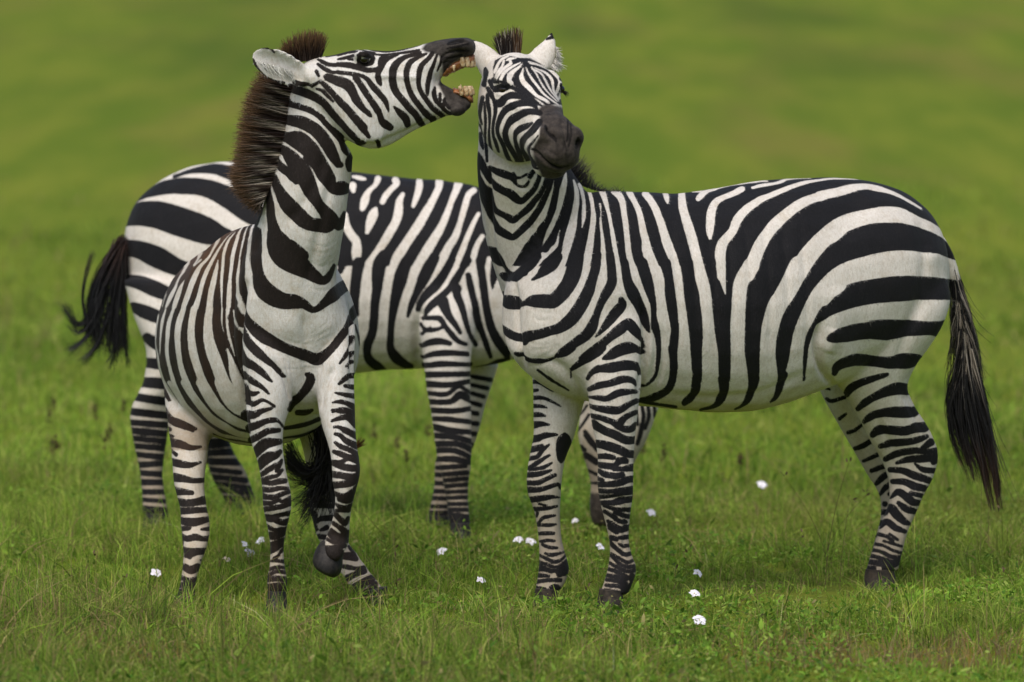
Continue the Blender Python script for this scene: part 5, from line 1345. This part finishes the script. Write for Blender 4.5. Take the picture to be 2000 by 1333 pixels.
parts = []
def zone(n, y0, y1, half0, half1, hmu, wmu, lean, dry, dens_seed, fade=False):
    y = np.sqrt(R.random(n) * (y1 ** 2 - y0 ** 2) + y0 ** 2)
    hw = half0 + (half1 - half0) * (y - y0) / (y1 - y0)
    x = (R.random(n) * 2 - 1) * hw
    v = patchy(x, y, dens_seed)
    keep = R.random(n) < np.clip(.72 + .45 * v, .25, 1) * ((1.15 - (y - y0) / (y1 - y0)) if fade else 1)
    x, y, v = x[keep], y[keep], v[keep]
    n = len(x)
    h = hmu * np.exp(R.normal(size=n) * .42) * (1 + .28 * np.clip(v, -1.4, 1.6))
    w = wmu * np.exp(R.normal(size=n) * .25)
    C, W, up = blade_set(n, x, y, h, w, lean)
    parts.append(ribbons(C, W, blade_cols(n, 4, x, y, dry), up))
def tufts(n, y0, y1, half, hmu, wmu, lean, spread, seed, tall=0.0, dry=.05):
    m = n // 26
    cy = np.sqrt(R.random(m) * (y1 ** 2 - y0 ** 2) + y0 ** 2); cx = (R.random(m) * 2 - 1) * half
    v = patchy(cx, cy, seed)
    kp = R.random(m) < np.clip(.62 + .5 * v, .12, 1)
    cx, cy, v = cx[kp], cy[kp], v[kp]; m = len(cx)
    th = np.exp(R.normal(size=m) * .38) * (1 + .30 * np.clip(v, -1.4, 1.8)) + tall * np.clip(v - .6, 0, 1)
    k = R.integers(0, m, int(n * kp.mean()))
    n = len(k)
    x = cx[k] + R.normal(size=n) * spread; y = cy[k] + R.normal(size=n) * spread
    h = hmu * th[k] * np.exp(R.normal(size=n) * .32)
    w = wmu * np.exp(R.normal(size=n) * .25)
    C, W, up = blade_set(n, x, y, h, w, lean)
    col = blade_cols(n, 4, x, y, dry) * np.exp(R.normal(size=m) * .22)[k][:, None, None]
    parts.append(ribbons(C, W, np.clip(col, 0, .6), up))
zone(130000, 18.6, 26.0, 2.3, 2.9, .026, .0026, .8, .10, 21)
tufts(170000, 20.9, 26.2, 2.7, .034, .0024, .6, .022, 22, .6, .08)
tufts(130000, 18.5, 21.25, 2.4, .048, .0027, .65, .03, 41, .7, .12)
zone(42000, 26.0, 31.0, 2.9, 3.5, .052, .005, .7, .05, 23)
zone(26000, 31.0, 40.0, 3.5, 4.4, .05, .007, .7, .05, 25, True)
zone(9000, 40.0, 52.0, 4.4, 5.6, .05, .010, .7, .05, 26, True)
# brown weeds along the near edge
n = 1700
cl = np.array([[-1.12, 20.25], [-.98, 20.05], [-.80, 20.3], [-1.3, 20.2], [1.0, 20.15], [1.2, 20.35], [1.36, 20.1], [.75, 20.2], [.9, 20.5], [-.45, 20.0], [.1, 20.1], [1.42, 20.6]])
k = R.integers(0, len(cl), n)
x = cl[k, 0] + R.normal(size=n) * .12; y = cl[k, 1] + R.normal(size=n) * .10
h = .062 * np.exp(R.normal(size=n) * .35)
C, W, up = blade_set(n, x, y, h, .0026 * np.exp(R.normal(size=n) * .25), .6)
col = np.array([.26, .19, .09]) * np.exp(R.normal(size=(n, 1)) * .35) * (1 + R.normal(size=(n, 3)) * .08)
col[R.random(n) < .25] = np.array([.30, .21, .05])
parts.append(ribbons(C, W, np.repeat(np.clip(col, .01, .6)[:, None], 4, 1), up))
# low leafy herbs between the blades
n = 150000
y = np.sqrt(R.random(n) * (27.0 ** 2 - 18.6 ** 2) + 18.6 ** 2); x = (R.random(n) * 2 - 1) * 2.6
v = patchy(x * 1.6, y * 1.6, 31)
kp = v > .1
x, y = x[kp], y[kp]; n = len(x)
a = R.random(n) * 6.28; L_ = .0105 * np.exp(R.normal(size=n) * .42); z = bumps(x, y) + np.abs(R.normal(size=n)) * (.026 + .022 * (y < 21.1)) + .006
t = np.linspace(0, 1, 4)[None, :]
C = np.stack([x[:, None] + np.cos(a)[:, None] * L_[:, None] * t, y[:, None] + np.sin(a)[:, None] * L_[:, None] * t, z[:, None] + L_[:, None] * t * R.normal(size=(n, 1)) * .6], 2)
W = (L_ * .55)[:, None] * np.array([.3, 1.0, .85, .15])[None, :]
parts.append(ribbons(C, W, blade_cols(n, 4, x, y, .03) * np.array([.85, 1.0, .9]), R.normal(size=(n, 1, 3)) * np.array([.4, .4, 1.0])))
V = []; Q = []; K = []; o = 0
for v_, q_, k_ in parts:
    V.append(v_); Q.append(q_ + o); K.append(k_); o += len(v_)
grass = mesh_np('grass', np.vstack(V), np.vstack(Q), None, M_GRASS, np.vstack(K))
grass['kind'] = 'stuff'
grass['label'] = 'short lush green grass with low herbs'
grass['category'] = 'grass'

# thin dry stalks and dark seed heads
def stalks(name, label, pos, hs, lean, wid, headn, colr):
    C = []; W = []; K = []
    for (x, y), h in zip(pos, hs):
        a = R.random() * 6.28; l = R.normal() * lean * h
        t = np.linspace(0, 1, 7)
        c = np.stack([x + math.cos(a) * l * t ** 1.8, y + math.sin(a) * l * t ** 1.8, h * t], 1)
        C.append(c); W.append(wid * np.linspace(1, .6, 7)); K.append(np.tile(colr * math.exp(R.normal() * .3), (7, 1)))
        for j in range(headn):
            b = c[-1] + R.normal(size=3) * np.array([.004, .004, .008]) - np.array([0, 0, .002 * j])
            dr = R.normal(size=3) * .5 + np.array([0, 0, .6]); dr /= np.linalg.norm(dr)
            tt = np.linspace(0, 1, 7)[:, None]
            C.append(b + dr * .016 * tt); W.append(.007 * np.sin(np.linspace(.15, 3.0, 7))); K.append(np.tile(colr * .7, (7, 1)))
    v_, q_, k_ = ribbons(np.array(C), np.array(W), np.array(K))
    o_ = mesh_np(name, v_, q_, None, M_DRY, k_)
    o_['kind'] = 'stuff'; o_['label'] = label; o_['category'] = 'stalks'
pos = [(float(P(px, py, gd(py))[0]), float(P(px, py, gd(py))[1])) for px, py in [(1612, 1150), (1620, 1140), (1640, 1160), (1605, 1120), (1655, 1180), (1915, 1120), (1930, 1105), (1960, 1150), (1890, 1090), (1985, 1170), (770, 1170), (778, 1180), (150, 1180), (250, 1190), (585, 1160), (650, 1150), (1150, 1190), (1320, 1160), (1420, 1150), (60, 1230), (1480, 1190), (1790, 1130)]]
stalks('dry_stalk', 'thin straw coloured grass stalks standing among the green blades', pos, [.42, .36, .30, .26, .22, .34, .38, .26] + list(R.uniform(.07, .18, 14)), .35, .0022, 3, np.array([.17, .13, .07]))
pos = [(float(P(px, 900, gd(py))[0]), float(P(px, 900, gd(py))[1])) for px, py in zip(R.uniform(60, 1500, 34), R.uniform(880, 985, 34))]
stalks('seed_head', 'small brown seed heads on thin stems in the middle distance', pos, R.uniform(.10, .26, 34), .2, .002, 22, np.array([.10, .055, .04]))

# white meadow flowers, each a thing of its own
M_PETAL = plain_material('white_petal', (.80, .79, .82), (.72, .70, .78), 60, .6, .2, 0)
M_LILAC = plain_material('lilac_petal', (.66, .58, .78), (.72, .66, .82), 60, .6, .2, 0)
M_WILT = plain_material('faded_petal', (.55, .45, .34), (.72, .64, .56), 60, .7, .2, 0)
M_STEM = plain_material('flower_stem', (.07, .12, .015), (.10, .16, .02), 60, .7, .2, 0)
M_HEART = plain_material('flower_heart', (.45, .34, .05), (.35, .26, .04), 60, .7, .2, 0)
FLOWERS = [
    (305, 1120, 1.15, .3, M_PETAL, 'white flower left of the striped hind leg at far left'),
    (487, 1080, 1.25, 1.2, M_LILAC, 'lilac flower between the hind and fore legs of the left zebra'),
    (478, 1064, .9, 1.0, M_PETAL, 'small white flower just above the lilac one'),
    (509, 1057, 1.0, -.9, M_PETAL, 'white flower tilted beside the foreleg of the left zebra'),
    (443, 1094, .8, .8, M_WILT, 'faded tan flower left of the lilac one'),
    (862, 1078, 1.1, -.5, M_PETAL, 'white flower below the front hooves of the grazing zebra'),
    (940, 1134, .85, .2, M_PETAL, 'white flower alone midway between the two front zebras'),
    (1012, 1055, 1.0, -.2, M_PETAL, 'left one of two touching white flowers beside a foreleg'),
    (1036, 1058, 1.0, .3, M_PETAL, 'right one of two touching white flowers beside a foreleg'),
    (1124, 1018, .75, .1, M_PETAL, 'tiny white flower between the forelegs, the higher one'),
    (1172, 1069, .95, .9, M_PETAL, 'white flower close to the inner side of the near foreleg'),
    (1487, 947, 1.2, .2, M_PETAL, 'blurred white flower under the belly of the right zebra'),
    (1272, 1002, 1.0, .3, M_PETAL, 'blurred white flower right of the near foreleg'),
    (1362, 1120, 1.0, 1.3, M_PETAL, 'white flower seen edge on, upper one of a column of three'),
    (1356, 1160, 1.2, .1, M_PETAL, 'open white flower, middle one of a column of three'),
    (1366, 1212, 1.35, .2, M_PETAL, 'flat white flower lowest and nearest, in the right foreground')]
for px, py, size, tilt, pm, lab in FLOWERS:
    hz = .046 + .02 * R.random()
    p = P(px, py, gd(py, hz))
    rt = empty('meadow_flower', (float(p[0]), float(p[1]), 0), lab, 'flower', 'flowers in the grass')
    n_ = 5
    ax = np.array([math.sin(tilt) * .7, -.55, .8]); ax /= np.linalg.norm(ax)
    e1 = np.cross(ax, [0, 0, 1.0]); e1 /= np.linalg.norm(e1); e2 = np.cross(ax, e1)
    ph = R.random() * 6
    for i in range(n_):
        an = ph + i * 2 * math.pi / n_ + R.normal() * .12
        dr = e1 * math.cos(an) + e2 * math.sin(an)
        sd = -e1 * math.sin(an) + e2 * math.cos(an)
        r_ = .018 * size * (1 + .12 * R.normal())
        tt = np.linspace(0, 1, 6); ww = np.array([.25, .6, .95, 1.0, .72, .12]) * .015 * size
        vv = []
        for a_, w_ in zip(tt, ww):
            cc = p + dr * r_ * a_ + ax * (.004 * math.sin(a_ * 2.4) - .004 * a_ ** 2 + .002 * R.normal() * a_)
            vv += [cc - sd * w_ / 2 + ax * .0012, cc, cc + sd * w_ / 2 + ax * .0012]
        qd = []
        for j in range(5):
            b = j * 3
            qd += [(b, b + 1, b + 4, b + 3), (b + 1, b + 2, b + 5, b + 4)]
        child(mesh_np('petal', np.array(vv), np.array(qd), None, pm, None, True), rt)
    th = np.linspace(.3, math.pi - .3, 5)
    loft_obj('heart', [(p + ax * .003 * math.cos(a_) * -1, e1 * .003 * math.sin(a_), e2 * .003 * math.sin(a_)) for a_ in th], M_HEART, rt, 2, 10)
    b0 = np.array([p[0] + R.normal() * .01, p[1] + R.normal() * .01, 0.0])
    tt = np.linspace(0, 1, 5)
    loft_obj('stem', [(b0 * (1 - a_) + p * a_, np.array([.0011, 0, 0]), np.array([0, .0011, 0])) for a_ in tt], M_STEM, rt, 2, 8)
